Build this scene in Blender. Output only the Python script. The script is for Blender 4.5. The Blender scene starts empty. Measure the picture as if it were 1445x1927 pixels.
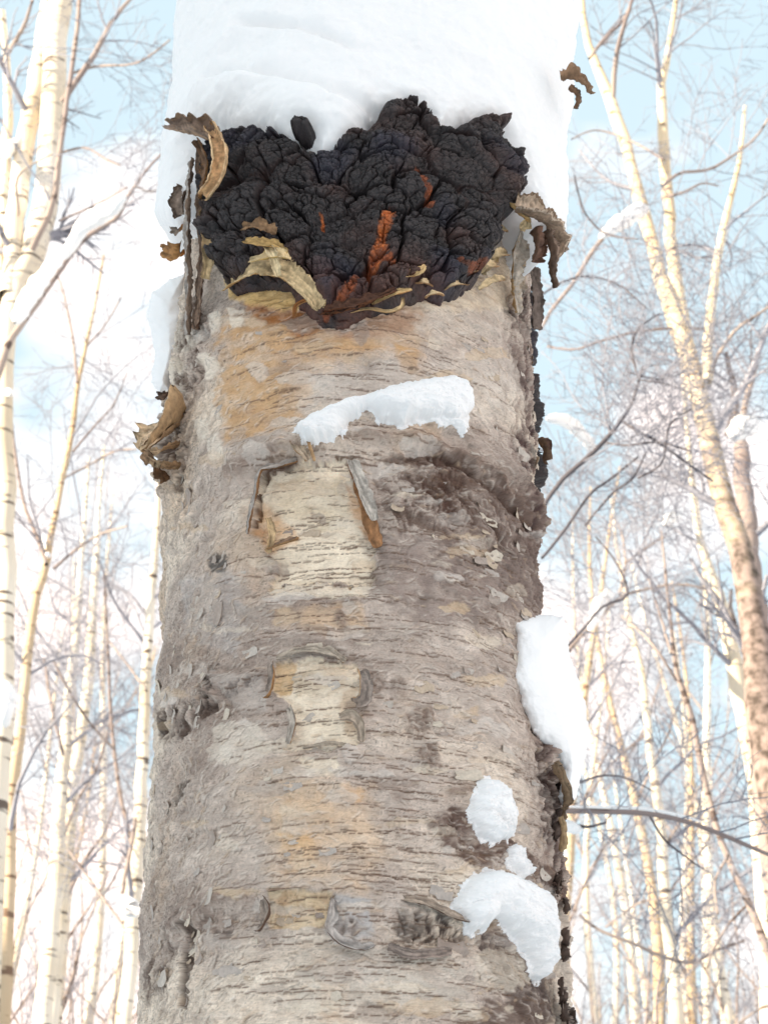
import bpy, math, random
import numpy as np
from mathutils import Vector
random.seed(7)
RNG = np.random.default_rng(11)
SC = bpy.context.scene
COL = SC.collection
R_ = math.radians

# ------------------------------------------------------------------ camera, world, sun, exposure
PH = 1927.0; PW = 1445.0                       # size of the photograph the outlines were measured in
FOC = 2965.0                                   # focal length in photograph pixels
PITCH = R_(30.0)
CAMZ = 1.6
cam_d = bpy.data.cameras.new('camera'); cam = bpy.data.objects.new('camera', cam_d); COL.objects.link(cam)
cam.location = (0, 0, CAMZ); cam.rotation_euler = (R_(90) + PITCH, 0, 0)
cam_d.sensor_fit = 'VERTICAL'; cam_d.sensor_height = 36.0; cam_d.sensor_width = 36.0
cam_d.lens = 36.0 * FOC / PH
cam_d.clip_start = 0.02; cam_d.clip_end = 2000
cam_d.dof.use_dof = True; cam_d.dof.focus_distance = 1.36; cam_d.dof.aperture_fstop = 17
SC.camera = cam

SUN_EL = R_(16.0); SUN_DIR = Vector((-0.90, -0.44, 0)).normalized()      # towards the sun, flat
world = bpy.data.worlds.new('World'); SC.world = world; world.use_nodes = True
nt = world.node_tree; nt.nodes.clear()
N = nt.nodes.new; L = nt.links.new
sky = N('ShaderNodeTexSky'); sky.sky_type = 'NISHITA'; sky.sun_disc = False
sky.sun_elevation = SUN_EL; sky.sun_rotation = math.atan2(SUN_DIR.x, SUN_DIR.y)
sky.air_density = 1.0; sky.dust_density = 1.2; sky.ozone_density = 1.0
tint = N('ShaderNodeMix'); tint.data_type = 'RGBA'; tint.blend_type = 'MULTIPLY'; tint.inputs[0].default_value = 1
tint.inputs[7].default_value = (1.12, 1.08, 0.84, 1)
L(sky.outputs[0], tint.inputs[6])
tc = N('ShaderNodeTexCoord'); mp = N('ShaderNodeMapping'); mp.inputs['Scale'].default_value = (1.0, 1.0, 1.6)
mp.inputs['Location'].default_value = (0.35, 0.1, 0.2)
L(tc.outputs['Generated'], mp.inputs[0])
cn = N('ShaderNodeTexNoise'); cn.inputs['Scale'].default_value = 5.2; cn.inputs['Detail'].default_value = 4; cn.inputs['Roughness'].default_value = 0.45
L(mp.outputs[0], cn.inputs['Vector'])
cr = N('ShaderNodeValToRGB'); cr.color_ramp.elements[0].position = 0.43; cr.color_ramp.elements[1].position = 0.73
sz = N('ShaderNodeSeparateXYZ'); L(tc.outputs['Generated'], sz.inputs[0])       # thin cloud thickens towards the horizon
az = N('ShaderNodeMath'); az.operation = 'MULTIPLY_ADD'; az.inputs[1].default_value = -.42; az.inputs[2].default_value = .150; L(sz.outputs['Z'], az.inputs[0])
aa = N('ShaderNodeMath'); aa.operation = 'ADD'; L(cn.outputs['Fac'], aa.inputs[0]); L(az.outputs[0], aa.inputs[1])
L(aa.outputs[0], cr.inputs[0])
cm = N('ShaderNodeMix'); cm.data_type = 'RGBA'
veil = N('ShaderNodeMix'); veil.data_type = 'RGBA'; veil.inputs[0].default_value = .82; L(tint.outputs[2], veil.inputs[6]); veil.inputs[7].default_value = (2.8, 3.45, 3.8, 1)   # thin high haze
L(cr.outputs[0], cm.inputs[0]); L(veil.outputs[2], cm.inputs[6]); cm.inputs[7].default_value = (9.4, 7.0, 6.0, 1)
bg = N('ShaderNodeBackground'); bg.inputs['Strength'].default_value = 0.12
L(cm.outputs[2], bg.inputs[0]); wo = N('ShaderNodeOutputWorld'); L(bg.outputs[0], wo.inputs[0])

sun_d = bpy.data.lights.new('sun', 'SUN'); sun_d.energy = 5.0; sun_d.angle = R_(0.5); sun_d.color = (1.0, 0.85, 0.64)
sun = bpy.data.objects.new('sun', sun_d); COL.objects.link(sun)
tosun = Vector((SUN_DIR.x * math.cos(SUN_EL), SUN_DIR.y * math.cos(SUN_EL), math.sin(SUN_EL)))
sun.rotation_euler = tosun.to_track_quat('Z', 'Y').to_euler()
sun.location = (-6, -3, 9)
vs = SC.view_settings
vs.view_transform = 'Standard'; vs.look = 'None'; vs.gamma = 1; vs.use_curve_mapping = False; vs.exposure = 1.32

# ------------------------------------------------------------------ noise helpers
G = RNG.random((512, 512)).astype(np.float32)
def vn(x, y, seed=0):
    x = x + seed * 37.17; y = y + seed * 91.7
    xi = np.floor(x); yi = np.floor(y); fx = (x - xi).astype(np.float32); fy = (y - yi).astype(np.float32)
    xi = xi.astype(np.int64) & 511; yi = yi.astype(np.int64) & 511
    x1 = (xi + 1) & 511; y1 = (yi + 1) & 511
    fx = fx * fx * (3 - 2 * fx); fy = fy * fy * (3 - 2 * fy)
    a = G[yi, xi]; b = G[yi, x1]; c = G[y1, xi]; d = G[y1, x1]
    return (a + (b - a) * fx) * (1 - fy) + (c + (d - c) * fx) * fy
def fbm(x, y, o=4, seed=0, g=0.5):
    t = 0; a = 1; s = 0
    for i in range(o):
        t = t + a * vn(x * 2.03 ** i, y * 2.03 ** i, seed + i * 3); s += a; a *= g
    return t / s * 2 - 1                        # about -1..1
def worley(x, y, seed=0):
    ix = np.floor(x).astype(np.int64); iy = np.floor(y).astype(np.int64)
    f1 = np.full(x.shape, 9.0, np.float32); f2 = f1.copy(); cid = np.zeros(x.shape, np.float32)
    for dx in (-1, 0, 1):
        for dy in (-1, 0, 1):
            cx = ix + dx; cy = iy + dy
            a = (cx + seed * 17) & 511; b = (cy + seed * 29) & 511
            jx = G[b, a]; jy = G[a, (b + 101) & 511]
            d = np.sqrt((cx + jx - x) ** 2 + (cy + jy - y) ** 2).astype(np.float32)
            m = d < f1
            f2 = np.where(m, f1, np.minimum(f2, d)); cid = np.where(m, G[(b + 57) & 511, (a + 33) & 511], cid); f1 = np.where(m, d, f1)
    return f1, f2, cid
def sm(e0, e1, x):
    t = np.clip((x - e0) / (e1 - e0), 0, 1); return t * t * (3 - 2 * t)
def poly_sd(P, x, y):                          # signed distance to a closed polygon, negative inside
    P = np.asarray(P, float); d = np.full(x.shape, 1e9); ins = np.zeros(x.shape, bool)
    for i in range(len(P)):
        a = P[i]; b = P[(i + 1) % len(P)]; e = b - a; wx = x - a[0]; wy = y - a[1]
        t = np.clip((wx * e[0] + wy * e[1]) / (e @ e + 1e-12), 0, 1)
        d = np.minimum(d, (wx - e[0] * t) ** 2 + (wy - e[1] * t) ** 2)
        c = ((a[1] > y) != (b[1] > y)) & (x < e[0] * (y - a[1]) / (e[1] if abs(e[1]) > 1e-12 else 1e-12) + a[0])
        ins ^= c
    d = np.sqrt(d); return np.where(ins, -d, d)
def line_d(P, x, y):
    P = np.asarray(P, float); d = np.full(x.shape, 1e9)
    for i in range(len(P) - 1):
        a = P[i]; b = P[i + 1]; e = b - a; wx = x - a[0]; wy = y - a[1]
        t = np.clip((wx * e[0] + wy * e[1]) / (e @ e + 1e-12), 0, 1)
        d = np.minimum(d, (wx - e[0] * t) ** 2 + (wy - e[1] * t) ** 2)
    return np.sqrt(d)

# ------------------------------------------------------------------ mesh / tagging helpers
def tag(o, label=None, cat=None, group=None, kind=None):
    if label: o['label'] = label
    if cat: o['category'] = cat
    if group: o['group'] = group
    if kind: o['kind'] = kind
    return o
def empty(name, loc=(0, 0, 0)):
    o = bpy.data.objects.new(name, None); o.empty_display_size = 0.1; COL.objects.link(o); o.location = loc; return o
def mesh_data(name, V, F, mat, col=None, uv=None, smooth=True):
    """V (n,3); F (m,4) or (m,3) int array."""
    V = np.ascontiguousarray(V, np.float32); F = np.ascontiguousarray(F, np.int32)
    me = bpy.data.meshes.new(name); k = F.shape[1]
    me.vertices.add(len(V)); me.vertices.foreach_set('co', V.ravel())
    me.loops.add(F.size); me.loops.foreach_set('vertex_index', F.ravel())
    me.polygons.add(len(F)); me.polygons.foreach_set('loop_start', np.arange(0, F.size, k, dtype=np.int32))
    try: me.polygons.foreach_set('loop_total', np.full(len(F), k, np.int32))
    except Exception: pass
    me.polygons.foreach_set('use_smooth', np.full(len(F), smooth, bool))
    me.update(calc_edges=True)
    if col is not None:
        a = me.attributes.new('Col', 'FLOAT_COLOR', 'POINT')
        c = np.ones((len(V), 4), np.float32); c[:, :3] = np.clip(col, 0, 1); a.data.foreach_set('color', c.ravel())
    if uv is not None:
        a = me.attributes.new('SH', 'FLOAT2', 'POINT'); a.data.foreach_set('vector', np.ascontiguousarray(uv, np.float32).ravel())
    me.materials.append(mat)
    return me
def link(name, me, parent=None):
    o = bpy.data.objects.new(name, me); COL.objects.link(o)
    if parent: o.parent = parent; o.matrix_parent_inverse.identity()
    return o
def local(V, parent):
    return V - np.array(parent.location)[None, :] if parent else V
def grid_faces(nr, nc, keep=None, wrap=False):
    i = np.arange(nr - 1)[:, None]; j = np.arange(nc if wrap else nc - 1)[None, :]; j2 = (j + 1) % nc
    F = np.stack([i * nc + j, i * nc + j2, (i + 1) * nc + j2, (i + 1) * nc + j], -1).reshape(-1, 4)
    if keep is not None:
        F = F[keep[F].any(1)]
    return F
def compact(V, F, *ex):
    u, inv = np.unique(F, return_inverse=True)
    return (V[u], inv.reshape(F.shape)) + tuple(e[u] for e in ex)

# ------------------------------------------------------------------ materials
def newmat(name):
    m = bpy.data.materials.new(name); m.use_nodes = True; t = m.node_tree
    return m, t, t.nodes['Principled BSDF'], t.nodes.new, t.links.new
def mat_bark():
    m, t, b, n, l = newmat('birch_bark')
    a = n('ShaderNodeAttribute'); a.attribute_name = 'Col'
    s = n('ShaderNodeAttribute'); s.attribute_name = 'SH'
    def noise(sx, sy, det, rough=0.6, loc=0):
        mp = n('ShaderNodeMapping'); mp.inputs['Scale'].default_value = (sx, sy, 1); mp.inputs['Location'].default_value = (loc, loc, 0)
        l(s.outputs['Vector'], mp.inputs[0]); x = n('ShaderNodeTexNoise'); x.inputs['Scale'].default_value = 1
        x.inputs['Detail'].default_value = det; x.inputs['Roughness'].default_value = rough; l(mp.outputs[0], x.inputs['Vector']); return x
    n1 = noise(130, 1100, 4, .65, 3); n2 = noise(420, 520, 5, .7, 8); n3 = noise(45, 60, 4, .6, 1)
    def ramp(x, p0, c0, p1, c1):
        r = n('ShaderNodeValToRGB'); e = r.color_ramp.elements; e[0].position = p0; e[0].color = (*c0, 1); e[1].position = p1; e[1].color = (*c1, 1)
        l(x.outputs['Fac'], r.inputs[0]); return r
    r1 = ramp(n1, .30, (.72, .68, .65), .47, (1, 1, 1)); r2 = ramp(n2, .3, (.87, .86, .85), .65, (1.08, 1.08, 1.08)); r3 = ramp(n3, .3, (.86, .84, .83), .7, (1.1, 1.1, 1.1))
    cur = a.outputs['Color']
    for r in (r1, r2, r3):
        mx = n('ShaderNodeMix'); mx.data_type = 'RGBA'; mx.blend_type = 'MULTIPLY'; mx.inputs[0].default_value = 1; mx.clamp_result = False
        l(cur, mx.inputs[6]); l(r.outputs[0], mx.inputs[7]); cur = mx.outputs[2]
    l(cur, b.inputs['Base Color']); b.inputs['Roughness'].default_value = .78; b.inputs['Specular IOR Level'].default_value = .25
    ad = n('ShaderNodeMath'); ad.operation = 'MULTIPLY_ADD'; ad.inputs[1].default_value = .35; l(n2.outputs['Fac'], ad.inputs[0]); l(n1.outputs['Fac'], ad.inputs[2])
    bu = n('ShaderNodeBump'); bu.inputs['Strength'].default_value = .7; bu.inputs['Distance'].default_value = .0012
    l(ad.outputs[0], bu.inputs['Height']); l(bu.outputs[0], b.inputs['Normal'])
    return m
def mat_vcol(name, rough, scale, dist, spec=.3, var=.35):
    m, t, b, n, l = newmat(name)
    a = n('ShaderNodeAttribute'); a.attribute_name = 'Col'
    tc = n('ShaderNodeTexCoord'); x = n('ShaderNodeTexNoise'); x.inputs['Scale'].default_value = scale; x.inputs['Detail'].default_value = 6; x.inputs['Roughness'].default_value = .65
    l(tc.outputs['Object'], x.inputs['Vector'])
    r = n('ShaderNodeValToRGB'); e = r.color_ramp.elements; e[0].position = .32; e[0].color = (1 - var, 1 - var, 1 - var, 1); e[1].position = .68; e[1].color = (1 + var * .5,) * 3 + (1,)
    l(x.outputs['Fac'], r.inputs[0])
    mx = n('ShaderNodeMix'); mx.data_type = 'RGBA'; mx.blend_type = 'MULTIPLY'; mx.inputs[0].default_value = 1
    l(a.outputs['Color'], mx.inputs[6]); l(r.outputs[0], mx.inputs[7]); l(mx.outputs[2], b.inputs['Base Color'])
    b.inputs['Roughness'].default_value = rough; b.inputs['Specular IOR Level'].default_value = spec
    bu = n('ShaderNodeBump'); bu.inputs['Strength'].default_value = .8; bu.inputs['Distance'].default_value = dist
    l(x.outputs['Fac'], bu.inputs['Height']); l(bu.outputs[0], b.inputs['Normal'])
    return m
def mat_snow(name='snow', scale=220, dist=.0012, sss=.0):
    m, t, b, n, l = newmat(name)
    b.inputs['Base Color'].default_value = (.92, .92, .925, 1); b.inputs['Roughness'].default_value = .6; b.inputs['Specular IOR Level'].default_value = .2
    tc = n('ShaderNodeTexCoord'); x = n('ShaderNodeTexNoise'); x.inputs['Scale'].default_value = scale; x.inputs['Detail'].default_value = 5; x.inputs['Roughness'].default_value = .7
    l(tc.outputs['Object'], x.inputs['Vector'])
    bu = n('ShaderNodeBump'); bu.inputs['Strength'].default_value = .55; bu.inputs['Distance'].default_value = dist
    l(x.outputs['Fac'], bu.inputs['Height']); l(bu.outputs[0], b.inputs['Normal'])
    if sss:
        b.inputs['Subsurface Weight'].default_value = sss; b.inputs['Subsurface Radius'].default_value = (1, .9, .85); b.inputs['Subsurface Scale'].default_value = .006
    return m
def mat_far(name, c0, c1, cm, sx, sz, p=.40):
    """far bark: two base tones and dark marks stretched round the stem"""
    m, t, b, n, l = newmat(name)
    tc = n('ShaderNodeTexCoord'); mp = n('ShaderNodeMapping'); mp.inputs['Scale'].default_value = (sx, sx, sz); l(tc.outputs['Object'], mp.inputs[0])
    x = n('ShaderNodeTexNoise'); x.inputs['Scale'].default_value = 1; x.inputs['Detail'].default_value = 4; l(mp.outputs[0], x.inputs['Vector'])
    y = n('ShaderNodeTexNoise'); y.inputs['Scale'].default_value = 1.3; y.inputs['Detail'].default_value = 3; l(tc.outputs['Object'], y.inputs['Vector'])
    r = n('ShaderNodeValToRGB'); e = r.color_ramp.elements; e[0].position = .35; e[0].color = (*c0, 1); e[1].position = .65; e[1].color = (*c1, 1); l(y.outputs['Fac'], r.inputs[0])
    k = n('ShaderNodeValToRGB'); e = k.color_ramp.elements; e[0].position = p - .04; e[0].color = (0, 0, 0, 1); e[1].position = p + .02; e[1].color = (1, 1, 1, 1); l(x.outputs['Fac'], k.inputs[0])
    mx = n('ShaderNodeMix'); mx.data_type = 'RGBA'; l(k.outputs[0], mx.inputs[0]); mx.inputs[6].default_value = (*cm, 1); l(r.outputs[0], mx.inputs[7])
    l(mx.outputs[2], b.inputs['Base Color']); b.inputs['Roughness'].default_value = .8; b.inputs['Specular IOR Level'].default_value = .15
    return m
M_BARK = mat_bark()
M_CHAGA = mat_vcol('charred_fungus_crust', .58, 420, .0010, .6, .45)
M_CURL = mat_vcol('curled_bark', .8, 260, .0009, .25, .3)
M_SNOW = mat_snow('packed_snow', 700, .0007, .0)
M_GROUND = mat_snow('ground_snow', 3, .02)
M_WHITE = mat_far('far_white_bark', (.66, .56, .42), (.82, .76, .66), (.15, .12, .10), 4, 26, .395)
M_TAN = mat_far('far_tan_bark', (.50, .37, .23), (.62, .50, .36), (.20, .13, .09), 6, 30, .40)
M_GREY = mat_far('far_grey_brown_bark', (.26, .21, .20), (.40, .33, .29), (.12, .09, .08), 6, 20, .40)
M_TWIG = mat_far('hazed_twig', (.235, .235, .27), (.34, .34, .39), (.15, .145, .165), 20, 20, .36)  # pale lavender has distance haze and glow painted in
M_DARK = mat_far('dark_branch_bark', (.10, .09, .10), (.17, .155, .165), (.06, .05, .05), 20, 20, .36)
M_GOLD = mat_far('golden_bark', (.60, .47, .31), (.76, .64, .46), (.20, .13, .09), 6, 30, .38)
def brown_foot(m, z0, z1, c):                  # darker mottled brown low on the stem
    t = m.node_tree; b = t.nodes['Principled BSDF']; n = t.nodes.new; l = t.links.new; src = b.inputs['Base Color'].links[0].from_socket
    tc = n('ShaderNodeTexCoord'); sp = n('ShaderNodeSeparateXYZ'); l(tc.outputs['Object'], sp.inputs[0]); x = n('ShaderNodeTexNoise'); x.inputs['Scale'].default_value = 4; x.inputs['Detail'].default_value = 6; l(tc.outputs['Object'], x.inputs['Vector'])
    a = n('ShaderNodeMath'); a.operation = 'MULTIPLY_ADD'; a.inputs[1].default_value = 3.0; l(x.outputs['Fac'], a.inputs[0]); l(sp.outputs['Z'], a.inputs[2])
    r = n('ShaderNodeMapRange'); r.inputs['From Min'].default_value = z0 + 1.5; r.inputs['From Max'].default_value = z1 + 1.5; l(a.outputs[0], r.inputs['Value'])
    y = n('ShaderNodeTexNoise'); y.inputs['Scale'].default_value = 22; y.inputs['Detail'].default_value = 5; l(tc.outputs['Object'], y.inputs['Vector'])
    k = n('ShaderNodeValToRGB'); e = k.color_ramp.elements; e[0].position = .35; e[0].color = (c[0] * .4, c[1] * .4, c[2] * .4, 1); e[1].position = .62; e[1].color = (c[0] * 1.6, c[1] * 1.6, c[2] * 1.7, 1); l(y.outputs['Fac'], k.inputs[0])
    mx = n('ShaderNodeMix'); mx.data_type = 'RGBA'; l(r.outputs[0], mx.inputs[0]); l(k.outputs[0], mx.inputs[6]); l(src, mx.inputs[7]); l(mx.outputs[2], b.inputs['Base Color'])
brown_foot(M_GOLD, 5.3, 6.6, (.20, .155, .13))
M_SNOWF = mat_snow('branch_snow', 60, .004)

# ------------------------------------------------------------------ camera geometry helpers
FW = np.array((0, math.cos(PITCH), math.sin(PITCH))); UPV = np.array((0, -math.sin(PITCH), math.cos(PITCH))); RT = np.array((1., 0, 0)); C0 = np.array((0, 0, CAMZ))
def ray(px, py):
    return FW + (px - PW / 2) / FOC * RT + (PH / 2 - py) / FOC * UPV
def at_y(px, py, Y):
    d = ray(px, py); return C0 + d * (Y / d[1])
D = 1.32
_ys = np.array([0, 300, 450, 560, 650, 750, 900, 1000, 1100, 1200, 1300, 1400, 1500, 1600, 1700, 1800, 1927.])
_l = np.array([372, 358, 354, 350, 338, 326, 314, 311, 308, 303, 298, 293, 285, 277, 271, 267, 262.])
_r = np.array([1000, 992, 992, 992, 995, 1000, 1006, 1010, 1013, 1017, 1024, 1036, 1050, 1058, 1062, 1064, 1070.])
_Y = (PH / 2 - _ys) / FOC; _q = math.cos(PITCH) - _Y * math.sin(PITCH)
_Rz = D * np.sin(np.arctan((_r - _l) / 2 / FOC / _q)); _ax = ((_l + _r) / 2 - PW / 2) / FOC / _q * D
_z = CAMZ + D * (_Y * math.cos(PITCH) + math.sin(PITCH)) / _q
o_ = np.argsort(_z); _z = _z[o_]; _Rz = _Rz[o_]; _ax = _ax[o_]
_z = np.concatenate([[-.1, .25, 1.2], _z, [4.0]]); _Rz = np.concatenate([[.30, .225, .19], _Rz, [_Rz[-1]]]); _ax = np.concatenate([[_ax[0] - .02] * 2 + [_ax[0]], _ax, [_ax[-1]]])
def Rz(z): return np.interp(z, _z, _Rz)
def Ax(z): return np.interp(z, _z, _ax)
def px2sh(px, py, off=0.0):
    """pixel of the photograph -> (s, h) on the trunk surface pushed out by off"""
    d = ray(px, py); z = CAMZ + 1.15 * d[2] / d[1]
    for _ in range(12):
        r = Rz(z) + off; ax = Ax(z)
        a = d[0] ** 2 + d[1] ** 2; b = -2 * (d[0] * ax + d[1] * D); c = ax ** 2 + D ** 2 - r * r
        q = b * b - 4 * a * c
        t = (-b - math.sqrt(q)) / 2 / a if q > 0 else -b / 2 / a
        z = CAMZ + t * d[2]
    th = math.atan2(t * d[0] - ax, -(t * d[1] - D))
    return th * RS, z
RS = .177                                       # s = angle * RS
PXM = .00046                                    # metres per photograph pixel on the trunk front
def surf(s, h, off):
    th = s / RS; r = Rz(h) + off
    return np.stack([Ax(h) + r * np.sin(th), D - r * np.cos(th), h], -1)
def P2(pts, off=0.0): return [px2sh(x, y, off) for x, y in pts]

# ------------------------------------------------------------------ ground with an added unseen snowy rise that shades the big trunk
def build_ground():
    a = np.concatenate([-np.geomspace(600, 6, 40), np.linspace(-5, 5, 21), np.geomspace(6, 600, 40)])
    X, Y = np.meshgrid(a, a)
    u = X * SUN_DIR.x + Y * SUN_DIR.y           # distance towards the sun
    z = .12 * fbm(X * .35, Y * .35, 3, 5) + .9 * fbm(X * .03, Y * .03, 3, 9) * sm(3, 40, np.hypot(X, Y))
    v = X * SUN_DIR.y - Y * SUN_DIR.x
    z = z + 10.3 * sm(7, 21, u) * (.94 + .06 * np.cos(v * .05))  # added ridge, out of view, keeps the low sun off the trunk
    z = z - .05
    me = mesh_data('snowy_ground', np.stack([X, Y, z], -1).reshape(-1, 3), grid_faces(*X.shape), M_GROUND)
    tag(link('snowy_ground', me), 'snow covered ground rising to an added ridge out of view that blocks the sun', kind='structure')
build_ground()

# ------------------------------------------------------------------ the big birch trunk
BASE = (float(Ax(0.)), D, 0.0)
birch = tag(empty('old_birch_tree', BASE), 'thick old birch trunk with peeling grey bark filling the middle of the photo', 'tree')
SRGB = lambda r, g, b: np.array([((c / 255 + .055) / 1.055) ** 2.4 for c in (r, g, b)])
RELIEF = {}
def build_trunk():
    zlo, zhi = 1.815, 2.76
    hs = np.concatenate([np.linspace(-.1, 1.7, 40), np.linspace(1.72, zlo, 12)[:-1], np.linspace(zlo, zhi, 1080), np.linspace(zhi, 3.34, 60)[1:]])
    th = np.concatenate([np.linspace(-math.pi, R_(-104), 26)[:-1], np.linspace(R_(-104), R_(-70), 90)[:-1], np.linspace(R_(-70), R_(70), 470)[:-1], np.linspace(R_(70), R_(104), 90)[:-1], np.linspace(R_(104), math.pi, 26)[:-1]])
    nr, nc = len(hs), len(th)
    H, TH = np.meshgrid(hs, th, indexing='ij'); S = TH * RS
    wS = S + .004 * fbm(S * 60, H * 60, 3, 21); wH = H + .004 * fbm(S * 60, H * 60, 3, 31)
    wS2 = wS + .0004 * fbm(S * 420, H * 420, 2, 41); wH2 = wH + .0004 * fbm(S * 420, H * 420, 2, 43)
    ang = TH
    left = sm(-.35, -1.0, ang); right = sm(.75, 1.25, ang); back = sm(1.7, 2.2, np.abs(ang))
    side = np.maximum(left, right)
    # -- base relief
    h = .004 * fbm(S * 14, H * 10, 3, 1)
    # papery layers: terraces of a stretched noise, each step with a crisp torn edge
    def terrace(n, k, step, w=.10):
        v = n * k; f = np.floor(v); r = v - f
        return (f + sm(0, w, r)) * step, r
    n1 = fbm(wS2 * 24, wH2 * 62, 3, 51, .42)
    t1, r1 = terrace(n1, 8, .0006, .05)
    n2 = fbm(wS2 * 62 + .4 * wH2 * 60, wH2 * 190, 2, 57, .4)
    t2, r2 = terrace(n2, 5, .0004, .08)
    n2b = fbm(wS2 * 130 + .8 * wH2 * 90, wH2 * 420, 2, 58, .4); t2b, r2b = terrace(n2b, 3, .0003, .12); t2 = t2 + t2b
    h += t1 + t2
    # shaggy slanting flakes on the left flank, long furrows on the right one
    a = (S * .75 - H * .66); b_ = (S * .66 + H * .75)
    nl = fbm(a * 220 + fbm(S * 50, H * 50, 2, 3) * .7, b_ * 52, 3, 61, .42); tl, rl = terrace(nl, 5, .0006, .12)
    edge_ = 1 - .65 * sm(1.0, 1.35, np.abs(ang)); h += left * edge_ * (tl + .0004 * nl)
    nrr = fbm(S * 260 + fbm(S * 40, H * 40, 2, 4), H * 50, 4, 63, .62); tr, rr = terrace(nrr, 4, .0016, .25)
    h += right * edge_ * (tr * .6 + .0010 * nrr)
    # -- base colour
    grey = SRGB(192, 180, 171); pale = SRGB(222, 210, 196); taupe = SRGB(160, 146, 137); warm = SRGB(202, 180, 156)
    f = fbm(wS * 9, wH * 13, 4, 71)[..., None]
    col = grey + (pale - grey) * sm(.0, .5, f) + (taupe - grey) * sm(0., -.5, f)
    f2 = fbm(wS * 16, wH * 9, 3, 77)[..., None]; col = col + (warm - col) * sm(.05, .6, f2) * .55
    cellc = np.floor(n1 * 7); lc = (G[(cellc.astype(int) * 13 + 7) & 511, (cellc.astype(int) * 29) & 511] - .5)
    col = col * (1 + .22 * lc[..., None])
    lip = (sm(.0, .015, r1) * sm(.085, .03, r1))[..., None]; col = col * (1 - .48 * lip * sm(-.4, .3, fbm(S * 30, H * 30, 2, 5))[..., None])  # crease shade painted dark at the foot of each torn step
    col = col * (1 + .14 * (sm(.08, .1, r1) * sm(.3, .12, r1))[..., None])  # pale highlight painted along the upper edge of the step
    lipl = (left * sm(.0, .03, rl) * sm(.2, .08, rl))[..., None]; col = col * (1 - .42 * lipl); col = col * (1 + .10 * (left * sm(.2, .24, rl) * sm(.6, .3, rl))[..., None])  # left flank: same painted crease shade and pale highlight
    lip2 = (sm(.0, .03, r2) * sm(.16, .06, r2) * sm(-.2, .35, fbm(S * 55, H * 55, 2, 6)))[..., None]; col = col * (1 - .36 * lip2)  # crease shade painted on the finer layer too
    c2 = np.floor(n2 * 6).astype(int); col = col * (1 + .14 * (G[(c2 * 31 + cellc.astype(int) * 5) & 511, (c2 * 17 + 3) & 511] - .5)[..., None])
    col = col + (SRGB(150, 139, 132) - col) * (left * sm(.0, -.35, nl) * .5)[..., None]
    col = col + (SRGB(124, 104, 98) - col) * (right * sm(.25, -.25, nrr) * .85)[..., None]
    mid = (ang > -1.95) & (ang < 1.95)
    def sub(P, m):
        P = np.array(P); t0, t1 = (P[:, 0].min() - m) / RS, (P[:, 0].max() + m) / RS
        i0, i1 = np.searchsorted(hs, (P[:, 1].min() - m, P[:, 1].max() + m)); j0, j1 = np.searchsorted(th, (t0, t1))
        return slice(max(i0 - 1, 0), i1 + 1), slice(max(j0 - 1, 0), j1 + 1)
    nz = fbm(S * 110, H * 160, 4, 81, .6)
    def paint(pts, c, amt=1., fe=14, dh=0., jag=10, nw=.5, hw=None, off=0.):
        """colour and sink/raise the bark inside an outline: fe feather px, jag edge unevenness px, nw noise share"""
        P = P2(pts, off); m = (fe + jag) * PXM + .004; sl = sub(P, m)
        sd = poly_sd(P, wS2[sl], wH2[sl]) + jag * PXM * nz[sl]
        w = sm(fe * PXM * .5, -fe * PXM * .5, sd); wc = w * amt * (1 - nw + nw * sm(-.5, .4, fbm(S[sl] * 80, H[sl] * 120, 4, 91)))
        if c is not None: col[sl] += (c - col[sl]) * wc[..., None]
        if dh: h[sl] += dh * (w if hw is None else sm(hw * PXM, -hw * PXM, sd))
        return sl, sd, w
    def ridge(pts, amp, wid, off=0., c=None, amt=.6, rough=0.):
        P = P2(pts, off); sl = sub(P, wid * PXM * 3); d = line_d(P, wS[sl], wH[sl]) / (wid * PXM)
        g = np.exp(-d * d); h[sl] += amp * g * (1 + rough * fbm(S[sl] * 120, H[sl] * 220, 3, 95))
        if c is not None: col[sl] += (c - col[sl]) * (g * amt * sm(-.6, .3, nz[sl] + .3 * g))[..., None]
    def crumple(pts, amp, c, amt, fe=40, scale=1., swirl=None):
        """rough, wrinkled dark bark"""
        P = P2(pts); sl = sub(P, fe * PXM * 1.5); s = S[sl]; q = H[sl]
        sd = poly_sd(P, wS[sl], wH[sl]) + 10 * PXM * nz[sl]; w = sm(fe * PXM * .6, -fe * PXM * .6, sd)
        if swirl:
            c0 = px2sh(*swirl); rr_ = np.hypot(s - c0[0], q - c0[1]); an = np.arctan2(q - c0[1], s - c0[0])
            n = .6 * fbm(rr_ * 190 * scale + 4.5 * fbm(s * 38, q * 38, 3, 15), an * 2.2, 3, 99, .5) + .55 * fbm(s * 120 * scale, q * 170 * scale, 4, 97, .6)
        else:
            n = fbm(s * 150 * scale + fbm(s * 60, q * 60, 3, 19) * 2, q * 75 * scale, 4, 98, .6)
        v = n * 4; fl = np.floor(v); fr = v - fl; t = (fl + sm(0, .22, fr)) / 4
        h[sl] += w * amp * t
        k = w * amt * sm(.35, -.45, n + .25 * fbm(s * 35, q * 35, 3, 17))
        col[sl] += (c - col[sl]) * k[..., None]
        deep = w * sm(.12, .0, fr) * sm(.1, -.3, n); col[sl] *= (1 - .45 * deep)[..., None]
    cream = SRGB(242, 230, 210); cream2 = SRGB(226, 205, 172); stain = SRGB(200, 162, 118); dstain = SRGB(164, 108, 62)
    dark = SRGB(98, 80, 72); brown = SRGB(120, 96, 82); black = SRGB(60, 52, 50); bluish = SRGB(196, 197, 200); pinkish = SRGB(226, 196, 162)
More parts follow.
